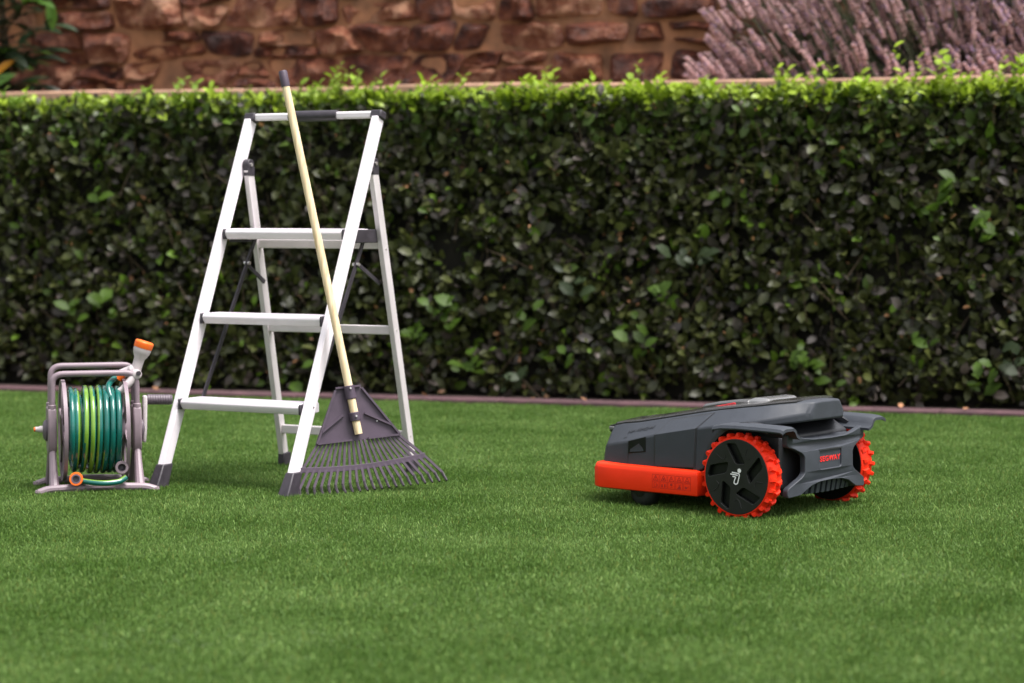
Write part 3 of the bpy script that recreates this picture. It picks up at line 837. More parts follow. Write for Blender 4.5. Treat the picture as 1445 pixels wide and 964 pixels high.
for i in range(NT):
    q = i / (NT - 1) * 2 - 1
    a, b, c = (.133 * q, .162), (.198 * q, .083 + .012 * q * q - .006), (.243 * q, .030)
    mb = MB(); mb.beam(rp(a[0], a[1], -.009), rp(b[0], b[1], -.005), .0080, .007, side=rt); mb.beam(rp(b[0], b[1], -.005), rp(c[0], c[1], .0), .0078, .007, side=rt)
    tn = mb.build('tine', M['rake_plastic'], RK)
    tipd = [rp(.243 * q, .0305, .0), rp(.246 * q, .016, .004), rp(.247 * q, .008, .012), rp(.247 * q, .000, .021)]
    mb = MB(); mb.tube(tipd, [.0048, .0048, .0046, .0034], 6); mb.build('tine_tip', M['rake_tip'], tn)
mb = MB(); vs = []
rings = []
for i in range(25):
    q = i / 24 * 2 - 1; c = (.202 * q, .077 + .012 * q * q)
    rings.append([rp(c[0], c[1] - .0085, -.0085), rp(c[0], c[1] + .0085, -.0085), rp(c[0], c[1] + .0085, -.0015), rp(c[0], c[1] - .0085, -.0015)])
mb.loft(rings); mb.build('cross_band', M['rake_plastic'], RK, bevel=.001)

# ------------------------------------------------------------------ hose reel
HR = thing('hose_reel', 'mauve grey plastic hose reel stand left of the ladder', 'hose reel', (-1.329, 7.232, 0), R(15))
CZ = .190
for y, x0, x1 in ((-.118, -.185, .178), (.118, -.178, .17)):
    mb = MB(); mb.tube(fillet([(x0, y - .004, .006), (x0 + .03, y, .016), (0, y, .021), (x1 - .03, y, .016), (x1, y - .004, .006)], .03), .0125, 10)
    for e in (x0, x1): mb.lathe([(.011, 0), (.013, .004), (.011, .012)], (e, y - .004, .003), (0, 0, 1), 10)
    mb.build('base_bar', M['reel'], HR)
for x in (-.136, .130):
    # splayed legs
    for y0, y1 in ((-.032, -.112), (.040, .112)):
        mb = MB(); mb.tube([(x, y0, .135), (x, y0 + (y1 - y0) * .35, .085), (x, y1, .012)], [.0115, .0125, .0165], 10); mb.build('leg', M['reel'], HR)
    # bearing plate
    pl = [(x, a, b) for a, b in ((-.046, .125), (-.056, .15), (-.056, .215), (-.046, .262), (.062, .264), (.072, .215), (.070, .15), (.055, .125), (.0, .112))]
    mb = MB(); mb.prism([(p[0] - .0135, p[1], p[2]) for p in pl], (.027, 0, 0)); bp = mb.build('side_plate', M['reel'], HR, bevel=.005)
    mb = MB(); sx = -1 if x < 0 else 1; mb.lathe([(.034, 0), (.034, .006), (.026, .012), (.018, .014)], (x + sx * .0135, .005, CZ), (sx, 0, 0), 22); mb.build('bearing_cap', M['reel_dark'], bp)
    mb = MB(); mb.lathe([(.0135, -.018), (.0135, .004), (.0115, .006)], (x, -.033, .268), (0, 0, 1), 12); mb.lathe([(.0135, -.018), (.0135, .004), (.0115, .006)], (x, .048, .270), (0, 0, 1), 12); mb.build('tube_collar', M['reel'], HR)
for y, zt in ((-.033, .371), (.050, .391)):
    pth = fillet([(-.136, y, .225), (-.134, y, zt), (.128, y, zt), (.130, y, .225)], .035, 7)
    mb = MB(); mb.tube(pth, .0098, 12); mb.build('carrying_hoop', M['reel'], HR)
# drum
for x, sx in ((-.100, -1), (.092, 1)):
    mb = MB()
    mb.lathe([(.150, -.004), (.1605, -.006), (.1605, .006), (.150, .004)], (x, .005, CZ), (1, 0, 0), 40, caps=False)
    mb.lathe([(.150, -.004), (.150, .004)], (x, .005, CZ), (1, 0, 0), 40, caps=False)
    for k in range(6):
        an = k * math.pi / 3 + .3
        mb.beam((x, .005 + math.cos(an) * .03, CZ + math.sin(an) * .03), (x, .005 + math.cos(an) * .153, CZ + math.sin(an) * .153), .007, .030)
    mb.lathe([(.05, -.006), (.05, .006)], (x, .005, CZ), (1, 0, 0), 28)
    mb.build('drum_flange', M['reel'], HR)
mb = MB(); mb.lathe([(.072, -.097), (.072, .089)], (0, .005, CZ), (1, 0, 0), 30); mb.build('drum', M['reel_dark'], HR)
# inlet at the left, crank at the right
mb = MB(); mb.tube([(-.150, .005, CZ + .004), (-.172, .005, CZ + .004), (-.176, .005, CZ + .004), (-.186, .005, CZ + .004)], [.011, .011, .0085, .0085], 12); inl = mb.build('water_inlet', M['reel_pale'], HR)
mb = MB(); mb.tube([(-.1855, .005, CZ + .004), (-.191, .005, CZ + .004)], .0072, 12); mb.build('inlet_tip', M['orange'], inl)
mb = MB(); mb.loft([[(.150, -.018, CZ - .045), (.160, -.018, CZ - .045), (.160, .028, CZ - .045), (.150, .028, CZ - .045)],
                    [(.150, -.020, CZ), (.163, -.020, CZ), (.163, .030, CZ), (.150, .030, CZ)],
                    [(.152, -.012, CZ + .105), (.166, -.012, CZ + .105), (.166, .022, CZ + .105), (.152, .022, CZ + .105)]]); mb.build('crank_arm', M['reel_pale'], HR, bevel=.005)
pr = [(.010, 0), (.0135, .004)]
for k in range(9): pr += [(.0165, .008 + k * .008), (.0165, .0135 + k * .008), (.0152, .0147 + k * .008)]
pr += [(.0165, .082), (.0140, .086)]
mb = MB(); mb.lathe(pr, (.160, .005, CZ + .092), (1, 0, -.03), 18); mb.build('crank_grip', M['reel_dark'], HR)

# hose wound on the reel, with its couplings and spray gun
HO = thing('garden_hose', 'teal garden hose with lime stripe wound on the grey reel, orange tipped spray gun', 'hose', (-1.329, 7.232, 0), R(15))
stripe = lambda i, k: 1 if (k + i // 26) % 12 in (0, 1, 2) else 0
def wrap(turns, x0, x1, rad, ph, wob, seed):
    r = random.Random(seed); pts_ = []; N_ = int(turns * 44)
    offs = [r.uniform(-1, 1) for _ in range(int(turns) + 3)]
    for i in range(N_ + 1):
        t = i / N_; an = ph + t * turns * 2 * math.pi; k = t * turns; f = k - int(k)
        of = offs[int(k)] * (1 - f) + offs[int(k) + 1] * f
        rr = rad + of * wob
        pts_.append(Vector((x0 + (x1 - x0) * t + of * .0055, .005 + math.cos(an) * rr, CZ + math.sin(an) * rr)))
    return pts_
inner = wrap(9, -.082, .074, .105, 0, .001, 2)
mb = MB(); mb.tube(inner, .0092, 12, mi_fn=stripe)
outer = wrap(7.4, .070, -.083, .1285, 1.3, .0050, 5)
mb.tube(outer, .0092, 12, mi_fn=stripe)
mb.build('hose_coil', [M['hose_teal'], M['hose_lime']], HO)
tail = [(.045, -.07, CZ + .105), (.040, -.055, .318), (.042, -.035, .335), (.058, -.01, .350), (.074, .006, .357)]
tl = []
for i in range(len(tail) - 1):
    for k in range(6):
        t = k / 6; P0 = Vector(tail[max(0, i - 1)]); P1 = Vector(tail[i]); P2 = Vector(tail[i + 1]); P3 = Vector(tail[min(len(tail) - 1, i + 2)])
        tl.append(.5 * (2 * P1 + (P2 - P0) * t + (2 * P0 - 5 * P1 + 4 * P2 - P3) * t * t + (3 * P1 - P0 - 3 * P2 + P3) * t ** 3))
mb = MB(); mb.tube(tl, .0092, 12, mi_fn=stripe); mb.build('hose_lead', [M['hose_teal'], M['hose_lime']], HO)
# loose end hanging below the coil
lo = [Vector((-.062, -.128, .044))]
for k in range(13):
    t = k / 12; lo.append(Vector((-.045 + t * .130, -.135 - math.sin(t * math.pi) * .014, .040 - math.sin(t * math.pi) * .006 + (t > .85) * (t - .85) * .06)))
mb = MB(); mb.tube(lo, .0092, 12, mi_fn=lambda i, k: 1 if k in (0, 1, 2, 6, 7) else 0); mb.build('hose_end', [M['hose_teal'], M['hose_lime']], HO)
mb = MB(); ax_ = Vector((-.10, -1, .12)).normalized()
mb.lathe([(.019, -.03), (.0215, -.018), (.0215, -.002), (.0205, 0), (.0150, 0), (.0140, -.012)], (-.072, -.148, .050), ax_, 26, caps=False); cp = mb.build('coupling', M['orange'], HO)
mb = MB(); mb.lathe([(.0150, .0005), (.0105, .0005), (.0095, -.012), (.0, -.013)], (-.072, -.148, .050), ax_, 22, caps=False); mb.build('coupling_seal', M['reel_dark'], cp)
mb = MB(); mb.lathe([(.016, -.04), (.0195, -.03), (.0205, -.002), (.019, .0), (.0125, .0), (.0115, -.014)], (.072, -.125, .079), (-.02, -1, .06), 26, caps=False); cp = mb.build('coupling', M['reel'], HO)
mb = MB(); mb.lathe([(.0125, -.003), (.006, -.012), (0, -.012)], (.072, -.125, .079), (-.02, -1, .06), 22, caps=False); mb.build('coupling_seal', M['black_plastic'], cp)
# spray gun resting on the hoops
gb = Vector((.080, .006, .362))
mb = MB(); mb.tube([gb + Vector((-.008, 0, -.012)), gb + Vector((.006, 0, .004))], [.0165, .0165], 16); mb.build('hose_connector', M['orange'], HO)
gj = Vector((.130, -.008, .378))
mb = MB()
mb.tube([gb + Vector((.004, 0, .003)), gb + Vector((.03, -.002, .012)), gj + Vector((-.012, 0, .0)), gj], [.0145, .0165, .0175, .017], 16)
dn = Vector((.30, -.05, .95)).normalized()
mb.lathe([(.016, -.022), (.017, -.008), (.0165, .024), (.0175, .039), (.0255, .054), (.0285, .065), (.0285, .074)], gj, dn, 26)
gun = mb.build('spray_gun', M['reel_pale'], HO)
mb = MB(); mb.lathe([(.0290, .0735), (.0300, .076), (.0300, .092), (.027, .096), (.0, .096)], gj, dn, 30); mb.build('spray_ring', M['orange'], gun)
mb = MB(); mb.tube([gj + Vector((-.004, -.018, -.010)), gj + Vector((-.020, -.026, -.034)), gj + Vector((-.045, -.030, -.060)), gj + Vector((-.060, -.030, -.066))], [.014, .0135, .012, .009], 14); mb.build('trigger', M['reel_pale'], gun)
mb = MB(); mb.lathe([(.015, -.004), (.015, .016), (.012, .018)], gj + Vector((-.002, -.018, -.012)), (.2, -1, 0), 18); mb.build('valve_collar', M['reel_pale'], gun)
mb = MB(); mb.lathe([(.0075, .0), (.0075, .008)], gj + Vector((.004, -.034, -.008)), (.2, -1, 0), 14); mb.build('valve_button', M['black_plastic'], gun)

# ------------------------------------------------------------------ robot mower
TH = R(40)
# ground point below the outer face of the near rear wheel is (.648, 6.56); the mower's own origin is on its centre line
MW = thing('robot_lawn_mower', 'slate grey robot lawn mower with orange red bumper and lugged wheels on the grass', 'lawn mower',
           (.642 + .28 * math.sin(TH), 6.495 + .28 * math.cos(TH), 0), math.pi - TH)
# hull stations: x, side foot (y, z), side crease (y, z), lid edge (y, z), rise at the middle
ST = [(.568, .150, .112, .138, .152, .108, .205, .004), (.553, .186, .112, .175, .164, .138, .220, .005), (.530, .209, .112, .199, .174, .156, .233, .006),
      (.490, .222, .112, .214, .183, .164, .241, .007), (.430, .227, .112, .2255, .194, .168, .248, .008), (.320, .230, .112, .229, .222, .172, .268, .008),
      (.190, .230, .112, .229, .2465, .172, .292, .008), (.150, .230, .130, .229, .2525, .171, .2985, .008), (.128, .230, .192, .229, .256, .170, .302, .008),
      (.095, .229, .236, .228, .262, .168, .3065, .008), (.050, .226, .254, .225, .269, .164, .312, .007), (.0, .214, .260, .214, .277, .154, .319, .006),
      (-.05, .178, .266, .178, .286, .130, .3265, .005), (-.09, .135, .272, .135, .294, .100, .331, .004), (-.118, .105, .276, .105, .299, .078, .3325, .003), (-.130, .085, .279, .085, .301, .066, .3315, .002)]
def lerp(a, b, t): return a + (b - a) * t
def hull_row(x):
    for i in range(len(ST) - 1):
        if ST[i][0] >= x >= ST[i + 1][0]:
            t = (ST[i][0] - x) / (ST[i][0] - ST[i + 1][0]); return [lerp(p, q, t) for p, q in zip(ST[i], ST[i + 1])]
def hull_pt(x, s):
    r = hull_row(x)
    if s <= 1: return Vector((x, lerp(r[1], r[3], s), lerp(r[2], r[4], s)))
    return Vector((x, lerp(r[3], r[5], s - 1), lerp(r[4], r[6], s - 1)))
def hull_n(x, s):
    a = hull_pt(x - .004, s) - hull_pt(x + .004, s); b = hull_pt(x, min(2, s + .04)) - hull_pt(x, max(0, s - .04))
    n_ = a.cross(b).normalized()
    return n_ if n_.y > 0 else -n_
rings = []
for (x, yb, zb, yc, zc, yt, zt, up) in ST:
    h = [(x, yb, zb), (x, yc, zc), (x, yt, zt), (x, yt * .5, zt + up)]
    rings.append(h + [(x, -yt * .5, zt + up), (x, -yt, zt), (x, -yc, zc), (x, -yb, zb)])
mb = MB(); mb.loft(rings); mb.build('body_shell', M['body'], MW, smooth=20, bevel=.005, seg=3)
# glossy lid lying on the shell
rings = []
for x in (.545, .53, .49, .43, .32, .19, .095, .0, -.05, -.085):
    r = hull_row(x); y, z, up = r[5] - .006, r[6], r[7]
    k = .004
    rings.append([(x, y, z + .0032), (x, y - .002, z + .0035 + k), (x, y * .5, z + up + .0035 + k), (x, -y * .5, z + up + .0035 + k), (x, -y + .002, z + .0035 + k), (x, -y, z + .0032), (x, 0, z - .006)])
mb = MB(); mb.loft(rings); lid = mb.build('lid', M['lid'], MW, smooth=25)
rings = []
for x in (.548, .53, .49, .43, .32, .19, .095, .0, -.05, -.088):
    r = hull_row(x); y, z = r[5] - .001, r[6]
    rings.append([(x, y + .0015, z - .004), (x, y, z + .0028), (x, y - .012, z + .003), (x, -y + .012, z + .003), (x, -y, z + .0028), (x, -y - .0015, z - .004)])
mb = MB(); mb.loft(rings); mb.build('lid_gasket', M['hub_deep'], MW, smooth=25)
# front camera under the lip of the lid
r = hull_row(.535)
mb = MB(); mb.loft([[(.560, y, .210), (.560, y, .229), (.52, y, .240), (.52, y, .200)] for y in (-.148, -.11, .11, .148)]); cm = mb.build('camera_housing', M['hub'], MW, bevel=.004)
for s in (-1, 1):
    mb = MB(); mb.box((.548, s * .1495, .2215), (.018, .006, .010)); mb.build('camera_lens', M['silver'], cm, bevel=.002)

# bumper
plan = [(.155, .252), (.472, .252), (.518, .2485), (.546, .237), (.563, .212), (.573, .165), (.579, .09), (.581, 0)]
plan = plan + [(x, -y) for x, y in reversed(plan[:-1])]
def plan_at(ins, z):
    return [(x - (ins if x > .2 else -ins) * (1 if x > .53 else (.0 if .2 < x else 1)), y - math.copysign(ins, y) if abs(y) > 1e-6 else 0, z) for x, y in plan]
mb = MB(); mb.loft([plan_at(.006, .050), plan_at(.0015, .053), plan_at(.0, .060), plan_at(.0, .110), plan_at(.003, .1205), plan_at(.006, .1235), plan_at(.022, .1265), plan_at(.04, .127)])
bumper = mb.build('bumper', M['bumper'], MW, smooth=40)
# warning pictograms on the bumper side, as flat print
pr = MB(); Yp = .2526
def pq(x0, z0, x1, z1, y=Yp): pr.add([(x0, y, z0), (x1, y, z0), (x1, y, z1), (x0, y, z1)], [(0, 1, 2, 3)])
def stroke(pts_, w, y=Yp):
    for (a, b), (c, d) in zip(pts_[:-1], pts_[1:]):
        dx, dz = c - a, d - b; l = math.hypot(dx, dz) or 1; nx, nz = -dz / l * w / 2, dx / l * w / 2
        pr.add([(a + nx, y, b + nz), (c + nx, y, d + nz), (c - nx, y, d - nz), (a - nx, y, b - nz)], [(0, 1, 2, 3)])
for c in range(5):
    x0 = .318 - c * .0285; w_, z0, z1, zm = .025, .066, .106, .085     # x runs towards the rear
    stroke([(x0, z0), (x0 - w_, z0), (x0 - w_, z1), (x0, z1), (x0, z0)], .0009)
    stroke([(x0, zm), (x0 - w_, zm)], .0007)
    cx = x0 - w_ / 2
    stroke([(cx + .0088, .0885), (cx, .1035), (cx - .0088, .0885), (cx + .0088, .0885)], .0014)
    if c == 0: stroke([(cx, .099), (cx, .0935)], .0018); stroke([(cx, .092), (cx, .0905)], .0018)
    elif c == 1: pr.add([(cx + .003 * math.cos(k * .785), Yp, .0935 + .003 * math.sin(k * .785)) for k in range(8)], [tuple(range(8))])
    elif c == 2: stroke([(cx + .002, .0915), (cx - .001, .0975)], .002)
    elif c == 3: stroke([(cx - .003, .091), (cx, .096), (cx + .003, .091)], .0014)
    else: stroke([(cx - .004, .0915), (cx + .003, .094)], .0025)
    if c == 0: stroke([(cx + .006, .070), (cx + .006, .081), (cx - .003, .081), (cx - .003, .070), (cx + .006, .070)], .0009); stroke([(cx - .006, .071), (cx - .006, .078)], .0014)
    elif c == 1: pq(cx + .007, .069, cx + .003, .078); pq(cx - .003, .069, cx - .007, .079)
    elif c == 2: pr.add([(cx + .0042 * math.cos(k * .628), Yp, .079 + .0042 * math.sin(k * .628)) for k in range(10)], [tuple(range(10))]); stroke([(cx + .003, .069), (cx - .003, .0715)], .0012)
    elif c == 3: pr.add([(cx + .008, Yp, .068), (cx - .006, Yp, .068), (cx - .005, Yp, .075), (cx, Yp, .080), (cx + .001, Yp, .076)], [(0, 1, 2, 3, 4)]); stroke([(cx + .003, .0805), (cx - .007, .0805)], .0014)
    else: pr.add([(cx + .008, Yp, .070), (cx + .008, Yp, .0775), (cx + .001, Yp, .0765), (cx + .001, Yp, .071)], [(0, 1, 2, 3)]); stroke([(cx, .074), (cx - .006, .078)], .001)
pr.build('warning_pictograms', M['print'], bumper, smooth=0)

# side hatch: a plate that follows the two facets of the shell, outlined by a dark gap
def facet_patch(corners, lift, thick, name, m, bev=0):
    # corners: list of rows from low to high, each (s, x_front, x_rear)
    out, inn = [], []
    for s, xa, xb in corners:
        for x in (xa, xb):
            p, n_ = hull_pt(x, s), hull_n(x, s)
            out.append(p + n_ * lift); inn.append(p + n_ * (lift - thick))
    rws = len(corners); F_ = []
    V_ = out + inn; o_ = len(out)
    for i in range(rws - 1):
        a = i * 2
        F_ += [(a, a + 1, a + 3, a + 2), (o_ + a + 2, o_ + a + 3, o_ + a + 1, o_ + a), (a, a + 2, o_ + a + 2, o_ + a), (a + 1, o_ + a + 1, o_ + a + 3, a + 3)]
    e = (rws - 1) * 2
    F_ += [(0, o_, o_ + 1, 1), (e, e + 1, o_ + e + 1, o_ + e)]
    m_ = MB(); m_.add(V_, F_); return m_.build(name, m, MW, smooth=20, bevel=bev)
facet_patch([(.08, .3290, .1785), (1.0, .3290, .1730), (1.86, .2990, .1440)], .0012, .004, 'hatch_gap', M['body_dark'])
facet_patch([(.14, .3235, .1835), (.995, .3235, .1785), (1.77, .2965, .1500)], .0026, .004, 'side_hatch', M['body'], .0008)
facet_patch([(.065, .3235, .1855), (.13, .3235, .1855)], .0018, .004, 'hatch_slot', M['hub_deep'])
for x in (.312, .198):
    c = hull_pt(x, .035); m_ = MB(); m_.add([c + Vector((.004, .0012, -.003)), c + Vector((-.004, .0012, -.003)), c + Vector((0, .0012, .005))], [(0, 1, 2)]); m_.build('hatch_mark', M['white'], MW, smooth=0)
# camera recess near the nose
fr = facet_patch([(.55, .4270, .3605), (1.0, .4270, .3605)], .0016, .004, 'sensor_recess', M['hub_deep'], .0008)
m_ = MB(); p = lambda x, s, l: hull_pt(x, s) + hull_n(x, s) * l
m_.add([p(.420, .60, .0022), p(.367, .58, .0022), p(.372, .70, .0022), p(.385, .84, .0030), p(.418, .70, .0022)], [(0, 1, 2, 3, 4)]); m_.build('sensor_window', M['body'], MW, smooth=0)
facet_patch([(.02, .4290, .4275), (.99, .4290, .4275)], .0006, .003, 'panel_seam', M['body_dark'])

def text_mesh(body, size, extrude, offset=0.):
    cu = bpy.data.curves.new('lettering', 'FONT'); cu.body = body; cu.size = size; cu.extrude = extrude; cu.align_x = 'CENTER'; cu.align_y = 'CENTER'; cu.offset = offset; cu.space_character = 1.08
    ob = bpy.data.objects.new('lettering', cu); COL.objects.link(ob)
    bpy.context.view_layer.update()
    me = bpy.data.meshes.new_from_object(ob.evaluated_get(bpy.context.evaluated_depsgraph_get()))
    COL.objects.unlink(ob); bpy.data.objects.remove(ob); bpy.data.curves.remove(cu)
    return me
def place_text(me, m, org, ux, uy, parent, name, sx=1., shear=0.):
    ux = Vector(ux).normalized(); uy = Vector(uy); uy = (uy - ux * uy.dot(ux)).normalized(); un = ux.cross(uy)
    for v in me.vertices:
        c = v.co.copy(); v.co = Vector(org) + ux * ((c.x + shear * c.y) * sx) + uy * c.y + un * c.z
    me.materials.clear(); me.materials.append(m); me.name = name
    return link(name, me, parent)
tx = text_mesh('NAVIMOW', .0185, .0004, 0)
o_ = hull_pt(.400, 1.52) + hull_n(.40, 1.5) * .0008
place_text(tx, M['emboss'], o_, hull_pt(.36, 1.52) - hull_pt(.44, 1.52), hull_pt(.40, 1.7) - hull_pt(.40, 1.3), MW, 'lettering', 1.08, .25)
m_ = MB(); m_.add([p(.462, 1.20, .0010), p(.444, 1.22, .0010), p(.4445, 1.27, .0010), p(.452, 1.26, .0010)], [(0, 1, 2, 3)]); m_.build('lettering_swoosh', M['emboss'], MW, smooth=0)

# top cover with stop button
def dz(x, y=0): r = hull_row(x); return r[6] + r[7] * (1 - abs(y) / max(r[5], .01)) + .004
rings = []
for x, w, h in ((.262, .080, .008), (.250, .090, .015), (.19, .094, .015), (.12, .096, .013), (.085, .096, .010)):
    b = dz(x, w) - .006; t = dz(x, 0) + h
    rings.append([(x, w, b), (x, w, t - .007), (x, w - .012, t), (x, -w + .012, t), (x, -w, t - .007), (x, -w, b)])
mb = MB(); mb.loft(rings); tc_ = mb.build('top_cover', M['lid'], MW, smooth=25, bevel=.002)
rings = []
for x, w, h in ((.0845, .097, .011), (.07, .097, .014), (.035, .090, .010), (.024, .085, .005)):
    b = dz(x, w) - .006; t = dz(x, 0) + h
    rings.append([(x, w, b), (x, w, t - .010), (x, w - .014, t), (x, -w + .014, t), (x, -w, t - .010), (x, -w, b)])
mb = MB(); mb.loft(rings); mb.build('rear_cover', M['silver'], MW, smooth=25, bevel=.003)
mb = MB(); mb.loft([[(x, .099, dz(x, .097) + .001), (x, .099, dz(x, .097) + h), (x, .085, dz(x, .09) + h + .001), (x, .085, dz(x, .09) + .001)] for x, h in ((.213, .003), (.200, .0065), (.135, .0095), (.128, .008))])
mb.build('stop_button', M['red'], MW, bevel=.001)

# chassis under the shell
rings = []
for x, y, z0, z1 in ((.50, .17, .065, .12), (.40, .20, .06, .125), (.16, .205, .058, .25), (.10, .200, .058, .262), (-.03, .192, .062, .262), (-.085, .180, .072, .235)):
    rings.append([(x, y, z0), (x, y, z1), (x, -y, z1), (x, -y, z0)])
mb = MB(); mb.loft(rings); mb.build('chassis', M['body_dark'], MW, bevel=.006)
# wheel arch lip on the shell
for s in (-1, 1):
    mb = MB(); pts_ = []
    for k in range(13):
        a = R(12 + k * 9); pts_.append((math.cos(a) * .143, math.sin(a) * .143 + .122))
    mb.loft([[(x, s * .196, z), (x, s * .231, z), (x + .012 * math.cos(R(12 + i * 9)), s * .231, z + .012 * math.sin(R(12 + i * 9))), (x + .012 * math.cos(R(12 + i * 9)), s * .196, z + .012 * math.sin(R(12 + i * 9)))] for i, (x, z) in enumerate(pts_)])
    mb.build('wheel_arch', M['body_dark'], MW)
    # axle box beside the rear panel
    mb = MB(); mb.lathe([(.050, 0), (.050, .030), (.035, .036)], (0, s * .180, .122), (0, s, 0), 24); mb.build('axle_box', M['body'], MW)

# rear panel: waisted plate with arms to the fenders, pocket for the name
def curve_fill(name, loops, extr, bev, place, m, parent):
    cu = bpy.data.curves.new(name, 'CURVE'); cu.dimensions = '2D'; cu.fill_mode = 'BOTH'; cu.extrude = extr; cu.bevel_depth = bev; cu.bevel_resolution = 2
    for lp in loops:
        sp = cu.splines.new('POLY'); sp.points.add(len(lp) - 1); sp.use_cyclic_u = True
        for q, (a, b) in enumerate(lp): sp.points[q].co = (a, b, 0, 1)
    ob = bpy.data.objects.new(name, cu); COL.objects.link(ob); bpy.context.view_layer.update()
    me = bpy.data.meshes.new_from_object(ob.evaluated_get(bpy.context.evaluated_depsgraph_get()))
    COL.objects.unlink(ob); bpy.data.objects.remove(ob); bpy.data.curves.remove(cu)
    for v in me.vertices: v.co = place(v.co)
    me.materials.clear(); me.materials.append(m); me.name = name
    fix_normals(me)
    me.polygons.foreach_set('use_smooth', [True] * len(me.polygons)); me.set_sharp_from_angle(angle=R(32))
    return link(name, me, parent)
def round_rect(cx, cy, w, h, r, n=5):
    out = []
    for qx, qy, a0 in ((1, 1, 0), (-1, 1, 90), (-1, -1, 180), (1, -1, 270)):
        for k in range(n + 1):
            a = R(a0 + 90 * k / n); out.append((cx + qx * (w / 2 - r) + r * math.cos(a), cy + qy * (h / 2 - r) + r * math.sin(a)))
    return out
half = [(0, .224), (.085, .225), (.130, .230), (.170, .238), (.206, .245), (.206, .212), (.180, .206), (.140, .190), (.128, .178), (.128, .130), (.142, .118), (.185, .098), (.206, .088), (.206, .066), (.150, .071), (.10, .094), (.06, .102), (0, .104)]
outl = [(v.x, v.y) for v in fillet([Vector((a, b, 0)) for a, b in half], .007, 3)]
outl = outl + [(-a, b) for a, b in reversed(outl[1:-1])]
bow_x = lambda y: -.134 + .36 * y * y
def place_rear(c): return Vector((bow_x(c.x) - c.z - (c.y - .16) * -.02, -c.x, c.y))   # seen from behind, right is -y
curve_fill('rear_panel', [outl, round_rect(0.0, .164, .122, .060, .012)], .007, .0022, place_rear, M['body'], MW)
mb = MB(); mb.box((bow_x(0) + .0005, 0, .164), (.008, .124, .062)); pk = mb.build('name_plate', M['body'], MW, bevel=.001)
mb = MB()
for (cy, cz, w, h) in ((0, .1995 - .007, .126, .004),): mb.box((bow_x(0) - .003, cy, cz), (.010, w, h))
mb.build('plate_painted_shade', M['body_dark'], MW)  # dark strip painted in as shade along the pocket's top
tx = text_mesh('SEGWAY', .0215, .0008, .0004)
place_text(tx, M['red_print'], (bow_x(0) - .0037, -.002, .164), (0, -1, 0), (0, 0, 1), pk, 'lettering', 1.2)
# tray on top of the panel
mb = MB(); mb.loft([[(x, y, z), (x, y, z + .006), (x, -y, z + .006), (x, -y, z)] for x, y, z in ((-.126, .10, .2185), (-.112, .16, .2195), (-.05, .18, .224), (.02, .19, .228))]); mb.build('rear_tray', M['body'], MW)
# cooling ribs below the panel
for k in range(14):
    y = .180 - k * .0277
    zt = .098 - max(0, abs(y) - .07) * .28; zb = .064 + abs(y) * .02
    mb = MB(); mb.loft([[(bow_x(y) + .010, y + a, zb), (bow_x(y) + .010, y + b, zb), (bow_x(y) + .003, y + b, zt + .006), (bow_x(y) + .003, y + a, zt + .006)] for a, b in ((-.0085, .0085),)] +
                       [[(bow_x(y) + .030, y + a, zb), (bow_x(y) + .030, y + b, zb), (bow_x(y) + .026, y + b, zt + .006), (bow_x(y) + .026, y + a, zt + .006)] for a, b in ((-.0085, .0085),)])
    mb.build('cooling_rib', M['body'], MW, bevel=.001)
mb = MB(); mb.loft([[(x, y, .066 + abs(y) * .02), (x, y, .11 - abs(y) * .1), (x + .03, y, .11 - abs(y) * .1), (x + .03, y, .066 + abs(y) * .02)] for x, y in ((bow_x(v) + .022, v) for v in np.linspace(-.195, .195, 9))]); mb.build('rear_grille', M['hub_deep'], MW)

# fenders
for s in (-1, 1):
    prof = [(.184, .240), (.194, .245), (.203, .255), (.211, .268), (.223, .2740), (.268, .2745), (.284, .270), (.289, .262)]
    lowp = [(.287, .258), (.281, .262), (.266, .2665), (.227, .2665), (.217, .262), (.208, .248), (.198, .238), (.184, .233)]
    rings = []
    for x, f, lift in ((.088, .96, -.013), (.080, 1, -.006), (.05, 1, -.0005), (0, 1, .0015), (-.06, 1, .001), (-.12, 1, .0), (-.148, .99, -.002), (-.158, .965, -.006)):
        rw = []
        for (y, z) in prof + lowp:
            yy = y; zz_ = z + lift * (1 if y > .2 else .2)
            if f < 1 and y > .2: yy = .2 + (y - .2) * (.80 if x > 0 else .92)
            
            rw.append((x, s * yy, zz_))
        rings.append(rw)
    mb = MB(); mb.loft(rings); mb.build('fender', M['body'], MW, smooth=38)

